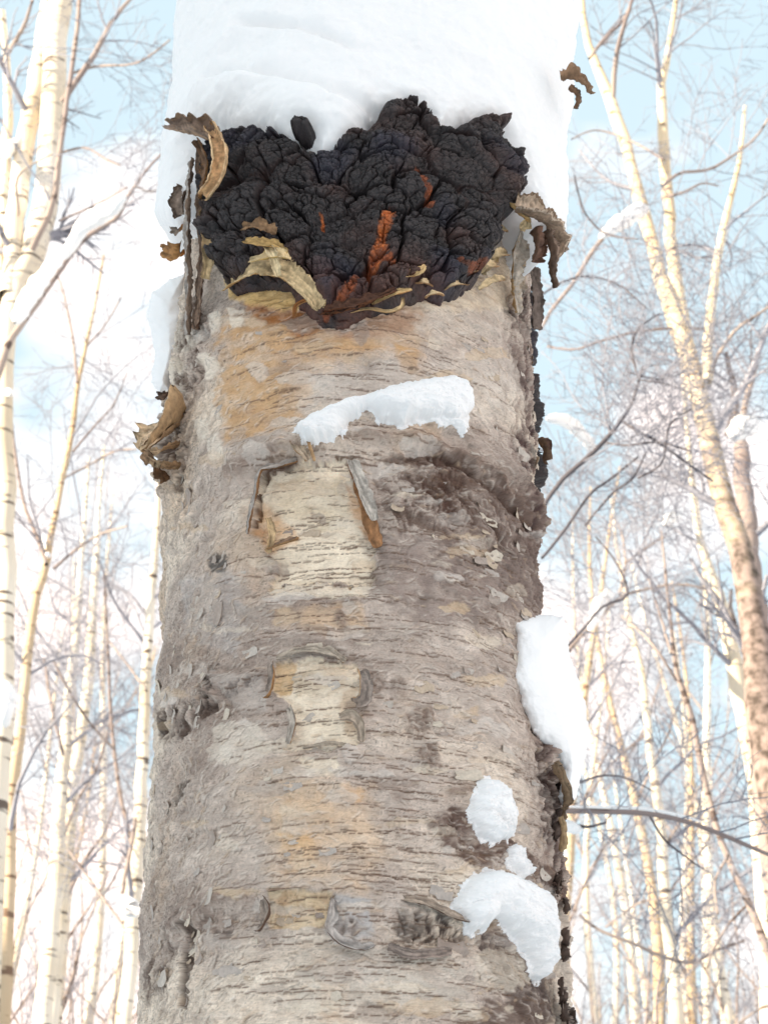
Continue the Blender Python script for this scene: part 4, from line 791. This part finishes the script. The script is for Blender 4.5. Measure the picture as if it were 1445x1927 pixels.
# ------------------------------------------------------------------ background birches
def tubes(chains, radii, sides):
    """chains (M,n,3), radii (M,n) -> verts, quads"""
    M_, n, _ = chains.shape
    T = np.gradient(chains, axis=1); T /= np.linalg.norm(T, axis=2, keepdims=True) + 1e-9
    d = chains[:, -1] - chains[:, 0]; ref = np.where((np.abs(d[:, 2]) > .7 * np.linalg.norm(d, axis=1))[:, None], np.array([[1., 0, 0]]), np.array([[0, 0, 1.]]))[:, None]
    A = np.cross(T, np.broadcast_to(ref, T.shape)); A /= np.linalg.norm(A, axis=2, keepdims=True) + 1e-9; B = np.cross(T, A)
    an = np.arange(sides) / sides * 2 * math.pi
    V = chains[:, :, None] + radii[:, :, None, None] * (A[:, :, None] * np.cos(an)[None, None, :, None] + B[:, :, None] * np.sin(an)[None, None, :, None])
    F = grid_faces(n, sides, wrap=True)
    Fa = (F[None] + (np.arange(M_) * n * sides)[:, None, None]).reshape(-1, 4)
    return V.reshape(-1, 3), Fa
def merge(L_):
    V = []; F = []; k = 0
    for v, f in L_: V.append(v); F.append(f + k); k += len(v)
    return np.concatenate(V), np.concatenate(F)
rg = np.random.default_rng(5)
def spawn(par, prad, per, lmin, lmax, t0=.15, t1=1., n=7, up=.25, droop=0., out=.9, rk=.45, rmin=.0012, wob=.22):
    """side shoots from parent chains"""
    M_, m, _ = par.shape; K = M_ * per; pi = np.repeat(np.arange(M_), per)
    t = rg.uniform(t0, t1, K) * (m - 1); i = np.clip(t.astype(int), 0, m - 2); f = (t - i)[:, None]
    p = par[pi, i] * (1 - f) + par[pi, i + 1] * f; tg = par[pi, i + 1] - par[pi, i]; tg /= np.linalg.norm(tg, axis=1, keepdims=True) + 1e-9
    r0 = (prad[pi, i] * (1 - f[:, 0]) + prad[pi, i + 1] * f[:, 0])
    q = rg.normal(size=(K, 3)); q[:, 1] *= .5; q -= (q * tg).sum(1)[:, None] * tg; q /= np.linalg.norm(q, axis=1, keepdims=True)
    d = tg * rg.uniform(.4, 1., K)[:, None] + q * out; d[:, 2] += up; d /= np.linalg.norm(d, axis=1, keepdims=True)
    Ln = rg.uniform(lmin, lmax, K) * (1.15 - .5 * t / (m - 1)); st = Ln / (n - 1)
    ch = np.zeros((K, n, 3)); ch[:, 0] = p
    bend = rg.normal(size=(K, 3)) * wob
    for j in range(1, n):
        ch[:, j] = ch[:, j - 1] + d * st[:, None]
        d = d + bend / n + rg.normal(size=(K, 3)) * wob * .45; d[:, 2] += (up * .3 - droop) / n; d /= np.linalg.norm(d, axis=1, keepdims=True)
    rad = np.maximum(r0 * rk, rmin)[:, None] * np.linspace(1, .35, n)[None]
    return ch, np.maximum(rad, rmin * .8)
def smooth_line(P, n):
    P = np.asarray(P, float); m = len(P); u = np.linspace(0, m - 1, n); i = np.clip(u.astype(int), 0, m - 2); f = (u - i)[:, None]; g = lambda k: P[np.clip(i + k, 0, m - 1)]
    return .5 * (2 * g(0) + (g(1) - g(-1)) * f + (2 * g(-1) - 5 * g(0) + 4 * g(1) - g(2)) * f ** 2 + (3 * g(0) - g(-1) - 3 * g(1) + g(2)) * f ** 3)
def trace(pts, Y, n, dz=0.0):
    """line of (px, py, width px) -> chain at distance Y, with its own swing in depth"""
    a = np.array(pts, float); a = smooth_line(a, n); ph = rg.uniform(0, 6)
    Yv = Y * (1 + .04 * np.sin(np.linspace(0, 2.6, n) + ph)) + dz * np.linspace(0, 1, n)
    P = np.array([at_y(x, y, yy) for (x, y, w), yy in zip(a, Yv)])
    dep = np.linalg.norm(P - C0, axis=1); rad = np.maximum(a[:, 2], 1.5) / 2 * dep / FOC
    P[:, :2] += rg.normal(size=(n, 2)) * rad[:, None] * .12
    return P[None], rad[None]
def crown_parts(stems, scale, dens, rmin, up=.25, droop=.1):
    L1, L2, L3 = [], [], []
    for ch, ra, per in stems:
        a, ar = spawn(ch, ra, max(1, int(per * dens)), .7 * scale, 1.9 * scale, .12, 1, 9, up, droop, .9, .42, rmin * 1.5)
        L1.append((a, ar)); b, br = spawn(a, ar, 6, .3 * scale, .9 * scale, .15, 1, 7, up * .6, droop, .9, .55, rmin * 1.1); L2.append((b, br))
        c, cr_ = spawn(b, br, 4, .12 * scale, .38 * scale, .15, 1, 5, up * .4, droop, .9, .6, rmin * .9); L3.append((c, cr_))
    return L1, L2, L3
def far_tree(name, label, stems, branches, Y, trunkmat, group=None, scale=1., dens=1., rmin=.0022, branchmat=None, up=.25, droop=.1, base=True, cat='tree'):
    """stems and branches are traced lines; the first stem runs down to the ground"""
    P0, r0 = trace(stems[0], Y, 26)
    if base:
        a = P0[0, 0]; d = a - P0[0, 3]; d /= np.linalg.norm(d); k = a[2] / max(-d[2], .5); foot = a + d * min(k, a[2] * 1.15) * .8; foot[2] = -.1; rr0 = r0[0, 0]
        ext = np.array([foot * (1 - t) + a * t for t in np.linspace(0, 1, 7)[:-1]])
        ch0 = np.concatenate([ext, P0[0]])[None]; ra0 = np.concatenate([rr0 * np.linspace(1.6, 1.02, 6), r0[0]])[None]
    else: ch0, ra0 = P0, r0; foot = P0[0, 0]
    root = tag(empty(name, tuple(foot)), label, cat, group)
    V, F = tubes(ch0, ra0, 12); link('trunk', mesh_data('trunk', local(V, root), F, trunkmat), root)
    allst = [(P0, r0, 7)]
    for st in stems[1:]:
        c, r = trace(st, Y * 1.01, 20); V, F = tubes(c, r, 10); link('limb', mesh_data('limb', local(V, root), F, trunkmat), root); allst.append((c, r, 6))
    for st in branches:
        c, r = trace(st, Y * rg.uniform(.98, 1.02), 14); V, F = tubes(c, r, 7); link('branch', mesh_data('branch', local(V, root), F, branchmat or M_GREY), root); allst.append((c, r, 5))
    L1, L2, L3 = crown_parts(allst, scale, dens, rmin, up, droop)
    V, F = merge([tubes(a, r, 4) for a, r in L1] + [tubes(a, r, 3) for a, r in L2] + [tubes(a, r, 3) for a, r in L3])
    link('crown', mesh_data('crown', local(V, root), F, M_TWIG), root)
    return root
far_tree('birch_tree', 'pale thick stemmed birch at the far left edge forking in the upper corner',
    [[(2, 1430, 44), (8, 1200, 40), (10, 1000, 38), (10, 800, 36), (12, 640, 34), (28, 560, 42), (62, 480, 46), (92, 370, 46), (98, 240, 44), (106, 110, 42), (120, -40, 40)],
     [(14, 560, 34), (28, 420, 34), (45, 290, 34), (64, 190, 32), (84, 70, 28), (96, -30, 24)], [(4, 620, 22), (4, 420, 20), (14, 270, 18), (16, 160, 14), (4, 20, 12)]],
    [[(60, 470, 13), (100, 380, 12), (118, 250, 10), (132, 160, 9), (148, 40, 8), (150, -30, 7)], [(118, 190, 9), (150, 145, 11), (180, 100, 10), (205, 50, 8), (235, 10, 7), (262, -20, 5)],
     [(132, 140, 5), (180, 125, 5), (240, 122, 4), (275, 110, 4), (320, 75, 3)], [(110, 290, 5), (160, 278, 4), (200, 300, 4), (228, 312, 3)], [(15, 100, 8), (45, 50, 7), (62, 0, 5)], [(10, 500, 6), (35, 420, 5), (32, 340, 5), (60, 310, 4), (100, 290, 3)]],
    8.0, M_WHITE, scale=.62, dens=.7, rmin=.0022)
far_tree('birch_branch', 'brown snow laden birch limb slanting up at the upper left',
    [[(5, 680, 14), (20, 640, 13), (60, 585, 12), (105, 520, 11), (150, 458, 10), (190, 428, 9), (222, 408, 8), (240, 372, 7), (275, 322, 5), (318, 275, 4)]],
    [[(112, 415, 4), (160, 395, 4), (200, 375, 3), (240, 352, 3)], [(252, 350, 3), (280, 360, 3), (300, 358, 2)]], 7.4, M_GREY, scale=.4, dens=.5, rmin=.0018, base=True, cat='tree')
far_tree('birch_tree', 'slim orange lit birch rising on the left with a fork half way up',
    [[(6, 1940, 26), (14, 1780, 26), (18, 1600, 24), (24, 1480, 22), (40, 1380, 20), (52, 1240, 18), (66, 1130, 17), (86, 1070, 15), (98, 1000, 12), (118, 900, 11), (138, 800, 10), (146, 730, 9), (160, 660, 8), (180, 570, 6), (196, 480, 4)]],
    [[(88, 1062, 8), (70, 1010, 8), (46, 950, 7), (30, 860, 6), (22, 780, 4)], [(102, 1070, 6), (150, 1030, 5), (190, 1005, 4), (240, 990, 3)], [(146, 720, 5), (138, 640, 5), (122, 560, 4), (110, 520, 3)], [(138, 850, 5), (180, 800, 4), (215, 760, 3), (240, 700, 2)],
     [(36, 1440, 9), (24, 1390, 7), (14, 1340, 5)], [(165, 650, 4), (200, 610, 3), (228, 560, 3)], [(120, 900, 5), (160, 880, 4), (215, 850, 4), (258, 845, 3)]], 9., M_TAN, scale=.7, dens=.9)
far_tree('birch_tree', 'yellow sunlit birch standing behind the slim orange one on the left',
    [[(78, 1940, 34), (92, 1800, 32), (104, 1660, 30), (112, 1540, 26), (122, 1400, 22), (134, 1280, 19), (144, 1180, 15), (152, 1080, 12), (160, 960, 8), (168, 860, 5)]],
    [[(120, 1420, 7), (100, 1340, 6), (84, 1240, 5)], [(110, 1600, 7), (150, 1500, 6), (185, 1440, 5), (210, 1350, 4)]], 13., M_WHITE, scale=1., dens=1.2, rmin=.003)
far_tree('birch_tree', 'white birch pair leaning up from the lower left corner',
    [[(96, 1940, 26), (112, 1760, 25), (124, 1620, 24), (142, 1460, 22), (162, 1320, 20), (172, 1200, 17), (180, 1080, 13), (186, 960, 9), (196, 840, 5)]],
    [[(120, 1700, 8), (160, 1620, 7), (200, 1560, 5), (225, 1480, 4)]], 15., M_WHITE, scale=1.1, dens=1.3, rmin=.0034)
far_tree('birch_tree', 'white birch with dark notches right beside the left side of the big trunk',
    [[(236, 1940, 26), (246, 1800, 26), (258, 1640, 25), (264, 1500, 23), (272, 1360, 20), (278, 1240, 18), (286, 1120, 16), (296, 1000, 12), (300, 880, 8)]],
    [[(256, 1680, 9), (246, 1580, 8), (228, 1500, 8), (214, 1400, 7), (206, 1280, 6), (202, 1180, 5), (196, 1080, 4)], [(214, 1410, 6), (170, 1360, 5), (130, 1300, 5), (100, 1240, 4)], [(232, 1740, 5), (180, 1670, 5), (130, 1600, 4)], [(276, 1300, 5), (240, 1250, 4), (200, 1200, 3)], [(230, 1680, 8), (246, 1600, 8), (256, 1540, 6)]], 11., M_WHITE, scale=.8, dens=.9, rmin=.0028)
# right
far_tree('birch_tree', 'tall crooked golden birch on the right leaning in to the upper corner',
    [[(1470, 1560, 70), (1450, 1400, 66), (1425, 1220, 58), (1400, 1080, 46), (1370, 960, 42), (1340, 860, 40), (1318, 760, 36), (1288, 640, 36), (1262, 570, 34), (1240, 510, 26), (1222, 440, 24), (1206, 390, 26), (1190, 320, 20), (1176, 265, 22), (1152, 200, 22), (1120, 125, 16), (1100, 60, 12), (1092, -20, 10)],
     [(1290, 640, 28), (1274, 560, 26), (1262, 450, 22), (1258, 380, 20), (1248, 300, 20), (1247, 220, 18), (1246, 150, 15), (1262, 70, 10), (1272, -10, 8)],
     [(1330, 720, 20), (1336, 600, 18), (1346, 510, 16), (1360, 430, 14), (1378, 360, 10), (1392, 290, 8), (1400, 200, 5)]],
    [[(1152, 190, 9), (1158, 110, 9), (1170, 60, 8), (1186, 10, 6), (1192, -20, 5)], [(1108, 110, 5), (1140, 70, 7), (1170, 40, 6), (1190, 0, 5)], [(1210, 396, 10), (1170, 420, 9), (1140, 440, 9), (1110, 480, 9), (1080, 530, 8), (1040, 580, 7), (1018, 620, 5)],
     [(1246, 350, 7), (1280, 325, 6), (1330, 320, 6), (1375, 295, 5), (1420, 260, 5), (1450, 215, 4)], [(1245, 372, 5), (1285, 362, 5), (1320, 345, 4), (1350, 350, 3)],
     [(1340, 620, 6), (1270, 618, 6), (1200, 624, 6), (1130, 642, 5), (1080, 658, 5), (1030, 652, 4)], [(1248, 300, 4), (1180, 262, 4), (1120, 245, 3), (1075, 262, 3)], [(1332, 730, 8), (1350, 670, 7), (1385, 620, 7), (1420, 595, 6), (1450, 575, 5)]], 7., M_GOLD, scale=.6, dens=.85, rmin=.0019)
far_tree('birch_tree', 'cut topped brown birch with a snow cap at the right edge of the photo',
    [[(1436, 1500, 46), (1428, 1300, 46), (1418, 1150, 44), (1408, 1020, 40), (1398, 930, 34), (1392, 840, 28)], [(1394, 850, 14), (1384, 780, 14), (1380, 730, 12), (1370, 690, 10), (1366, 664, 7)], [(1396, 840, 12), (1398, 780, 12), (1412, 720, 13), (1424, 670, 10), (1430, 650, 7)]],
    [[(1364, 820, 5), (1380, 760, 6), (1400, 720, 5), (1412, 690, 4), (1412, 620, 3)], [(1400, 1230, 10), (1384, 1180, 9), (1374, 1140, 8), (1376, 1110, 5)]], 7.6, M_GREY, scale=.45, dens=.5, rmin=.0019)
far_tree('birch_tree', 'bright white birch leaning left beside the golden birch on the right',
    [[(1446, 1960, 30), (1444, 1760, 32), (1434, 1560, 34), (1418, 1440, 36), (1398, 1340, 34), (1376, 1230, 30), (1352, 1130, 24), (1330, 1060, 17), (1310, 980, 12), (1298, 880, 10), (1288, 760, 9), (1282, 680, 7)]],
    [[(1372, 1150, 5), (1330, 1110, 6), (1270, 1100, 6), (1210, 1110, 6), (1165, 1125, 7), (1130, 1160, 8), (1090, 1200, 8), (1070, 1225, 8)], [(1165, 1120, 6), (1176, 1060, 5), (1168, 1000, 4), (1150, 970, 3)], [(1176, 1060, 5), (1210, 1035, 4), (1250, 1010, 4)]], 8.6, M_WHITE, scale=.7, dens=.8, rmin=.0024)
far_tree('birch_tree', 'slender pale birch rising in the middle of the right hand background',
    [[(1276, 1960, 26), (1268, 1850, 24), (1256, 1740, 22), (1248, 1640, 20), (1240, 1530, 18), (1228, 1450, 16), (1216, 1340, 14), (1206, 1260, 13), (1188, 1190, 12), (1174, 1110, 9), (1160, 1030, 7), (1150, 940, 5)]],
    [[(1090, 1722, 5), (1130, 1752, 6), (1190, 1775, 6), (1240, 1798, 7), (1300, 1812, 7), (1345, 1790, 6), (1400, 1770, 5)], [(1218, 1380, 5), (1180, 1410, 5), (1140, 1450, 4), (1110, 1500, 4)], [(1256, 1690, 5), (1200, 1700, 4), (1140, 1745, 4)], [(1245, 1600, 5), (1290, 1530, 4), (1315, 1480, 3)]], 11., M_WHITE, scale=.85, dens=1.1, rmin=.0028)
far_tree('birch_tree', 'dark grey leaning sapling crossing the lower right background',
    [[(1460, 1860, 14), (1436, 1770, 14), (1408, 1700, 14), (1380, 1640, 13), (1352, 1570, 12), (1334, 1510, 12), (1318, 1440, 13), (1306, 1370, 11), (1284, 1300, 11), (1270, 1250, 9), (1260, 1160, 7), (1252, 1080, 5), (1244, 1000, 3)]],
    [[(1272, 1280, 6), (1240, 1230, 5), (1205, 1190, 5), (1170, 1160, 4)], [(1262, 1230, 5), (1242, 1160, 4), (1220, 1090, 3)], [(1370, 1610, 6), (1345, 1660, 5), (1350, 1720, 4)], [(1408, 1700, 5), (1370, 1740, 5), (1340, 1790, 5), (1330, 1820, 4)]], 7.2, M_GREY, scale=.5, dens=.9, rmin=.0019)
far_tree('birch_branch', 'dark bough slanting up from behind the right edge of the big trunk',
    [[(1000, 1000, 9), (1030, 940, 9), (1060, 900, 9), (1100, 865, 9), (1135, 832, 9), (1165, 795, 8), (1190, 755, 7), (1202, 715, 6), (1208, 690, 4)]],
    [[(1200, 710, 5), (1188, 660, 5), (1200, 620, 4), (1240, 590, 3)], [(1135, 832, 5), (1180, 838, 5), (1240, 832, 5), (1300, 850, 4)], [(1168, 792, 6), (1200, 812, 6), (1240, 834, 6), (1290, 870, 5), (1340, 905, 4)], [(1180, 700, 4), (1240, 714, 4), (1290, 700, 3)], [(1020, 1050, 6), (1060, 1000, 6), (1110, 930, 5), (1150, 900, 5), (1200, 860, 4)], [(1205, 715, 4), (1250, 722, 4), (1300, 740, 3)], [(1068, 1215, 6), (1100, 1180, 6), (1135, 1140, 5), (1180, 1120, 5), (1160, 1060, 4), (1120, 1010, 3)], [(1100, 990, 4), (1150, 930, 5), (1190, 900, 4), (1215, 850, 3)], [(1010, 560, 4), (1060, 530, 4), (1110, 520, 4), (1170, 540, 4), (1215, 580, 3)], [(1200, 900, 4), (1245, 870, 4), (1260, 800, 4), (1300, 770, 3)], [(1080, 330, 3), (1100, 400, 4), (1140, 440, 4), (1200, 450, 3)]], 4.6, M_DARK, branchmat=M_DARK, scale=.36, dens=1.6, rmin=.0013)
far_tree('birch_branch', 'thin bare bough reaching right from behind the trunk under the tall snow lump',
    [[(1020, 1528, 11), (1060, 1526, 11), (1130, 1527, 10), (1200, 1530, 10), (1260, 1538, 9), (1320, 1556, 8), (1380, 1580, 8), (1440, 1606, 7), (1480, 1620, 6)]],
    [[(1070, 1480, 4), (1130, 1460, 4), (1180, 1465, 3), (1230, 1490, 2)], [(1060, 1545, 8), (1100, 1556, 6), (1140, 1548, 4)], [(1220, 1532, 4), (1250, 1580, 4), (1300, 1620, 3), (1330, 1640, 2)]], 3.6, M_GREY, branchmat=M_DARK, scale=.26, dens=.7, rmin=.0010)
far_tree('birch_tree', 'hazy pale birch half hidden behind the right edge of the big trunk',
    [[(1056, 1940, 22), (1062, 1760, 20), (1072, 1600, 18), (1080, 1460, 16), (1096, 1330, 14), (1112, 1220, 12), (1130, 1120, 9), (1146, 1000, 6), (1166, 880, 4)]],
    [[(1075, 1560, 6), (1110, 1480, 5), (1150, 1400, 4)], [(1062, 1760, 6), (1110, 1640, 5), (1160, 1560, 4)]], 12., M_TAN, scale=.95, dens=1.4, rmin=.003)
# snow lying on the background branches
def branch_snow(pts, Y, label, group='snow lying on the background branches'):
    c, r = trace(pts, Y, 22); c = c + np.array([0, 0, 1.0]) * r[..., None] * .5; r = r * (1 + .28 * fbm(np.linspace(0, 6, 22), np.zeros(22) + Y, 3, 3))[None]; r = r * np.sqrt(np.clip(np.minimum(np.linspace(0, 1, 22), np.linspace(1, 0, 22)) * 9, .05, 1))[None]
    V, F = tubes(c, r, 12); tag(link('branch_snow', mesh_data('branch_snow', V, F, M_SNOWF)), label, 'snow', group)
branch_snow([(120, 492, 16), (150, 440, 26), (185, 412, 34), (215, 395, 26), (236, 368, 14)], 7.3, 'thick snow pad on the slanting brown limb at the upper left')
branch_snow([(28, 612, 22), (60, 560, 32), (90, 515, 28), (120, 480, 20)], 7.3, 'long snow pad near the foot of the slanting brown limb at the upper left')
branch_snow([(0, 300, 14), (14, 285, 26), (30, 275, 20)], 7.9, 'round snow pad in the fork at the upper left edge')
branch_snow([(4, 1290, 20), (12, 1320, 34), (8, 1370, 20)], 7.8, 'snow ball on the stem at the left edge low down')
branch_snow([(6, 720, 18), (10, 735, 24), (20, 745, 14)], 7.8, 'small snow pad on the far left stem half way up')
branch_snow([(236, 1706, 20), (244, 1716, 32), (256, 1722, 20)], 10.6, 'round snow ball in the low fork beside the big trunk')
branch_snow([(90, 1050, 8), (88, 1030, 16), (84, 1010, 8)], 8.9, 'snow wedge in the fork of the slim orange birch')
branch_snow([(1128, 450, 14), (1160, 428, 26), (1196, 405, 30), (1214, 396, 14)], 6.9, 'snow heaped along the bough left of the golden birch')
branch_snow([(1376, 826, 22), (1400, 812, 44), (1424, 806, 26)], 7.5, 'snow cap on the cut topped birch')
branch_snow([(1110, 1190, 12), (1130, 1140, 26), (1150, 1118, 14)], 8.5, 'snow pad on the arched bough right of the big trunk')
branch_snow([(1030, 790, 14), (1070, 800, 26), (1100, 830, 22), (1120, 850, 10)], 7.5, 'ragged snow on twigs behind the right edge of the trunk')
branch_snow([(1050, 1545, 12), (1068, 1560, 24), (1090, 1566, 14)], 3.65, 'snow tuft under the thin bough by the trunk')
branch_snow([(1060, 1519, 5), (1130, 1520, 6), (1210, 1523, 6), (1280, 1536, 5), (1320, 1548, 3)], 3.6, 'thin line of snow along the bare bough on the right')
branch_snow([(1252, 990, 10), (1264, 980, 22), (1280, 972, 12)], 8.5, 'small snow pad hanging in the twigs right of the trunk')

# farther birches: four shapes, each copied with its parts
def proto_tree(k):
    hgt = 9.5 + k * .8; n = 22; t = np.linspace(0, 1, n); ph = k * 1.7
    P = np.stack([.35 * np.sin(t * 3 + ph) * t + .12 * np.sin(t * 11 + ph), .3 * np.cos(t * 2.6 + ph) * t, t * hgt - .1], -1)[None]; r = (.085 * (1 - t) ** .9 + .009)[None]
    root = empty('birch_tree', (0, 0, 0)); V, F = tubes(P, r, 8); link('trunk', mesh_data('trunk', V, F, (M_WHITE, M_TAN, M_WHITE, M_WHITE)[k]), root)
    L1 = spawn(P, r, 15, 1.0, 2.4, .22, 1, 9, .75, .1, .8, .38, .006); L2 = spawn(*L1, 6, .45, 1.1, .15, 1, 6, .35, .2, .8, .5, .0036); L3 = spawn(*L2, 5, .2, .6, .1, 1, 5, .1, .25, .8, .6, .0026)
    V, F = tubes(*L1, 4); link('bough_cluster', mesh_data('bough_cluster', V, F, M_GREY), root)['kind'] = 'stuff'
    V, F = merge([tubes(*L2, 3), tubes(*L3, 3)]); link('crown', mesh_data('crown', V, F, M_TWIG), root)
    return root
protot = [proto_tree(k) for k in range(4)]
spots = []
for px_, Y in [(40, 17), (100, 22), (150, 19), (195, 26), (250, 18), (285, 23), (-20, 21), (225, 33), (70, 34), (130, 30),
               (1090, 17), (1140, 21), (1185, 26), (1225, 18), (1300, 22), (1345, 16), (1395, 24), (1430, 19), (1110, 31), (1265, 32), (1370, 34), (1160, 14.5), (1475, 27)]:
    spots.append((px_, Y))
nseen = len(spots)
spots += [(330, 24), (420, 18), (510, 29), (600, 20), (690, 26), (780, 18), (860, 23), (940, 30), (1010, 20), (-120, 19), (-230, 24), (-360, 18), (-480, 27), (-640, 21), (1580, 20), (1690, 25), (1820, 18), (1960, 26), (2100, 21)]   # the wood goes on behind the trunk and past the frame
for i, (px_, Y) in enumerate(spots):
    p = at_y(px_, 1500, Y); src = protot[i % 4]
    if i < 4: o = src
    else:
        o = src.copy(); COL.objects.link(o)
        for ch in src.children:
            c = ch.copy(); COL.objects.link(c); c.parent = o
    o.location = (p[0], Y, 0); o.rotation_euler = (rg.uniform(-.02, .02), rg.uniform(-.035, .035), rg.uniform(0, 6.28)); sc = rg.uniform(.9, 1.1) * (.45 + .55 * Y / 17) ; o.scale = (sc, sc, sc)
    side_ = 'left' if px_ < 700 else 'right'
    if i < nseen: tag(o, 'distant bare birch with lavender twigs in the wood %s of the big trunk' % side_, 'tree', 'distant birches %s of the big trunk' % side_)
    else: tag(o, 'distant bare birch standing hidden behind the big trunk or past the picture', 'tree', 'distant birches out of sight')
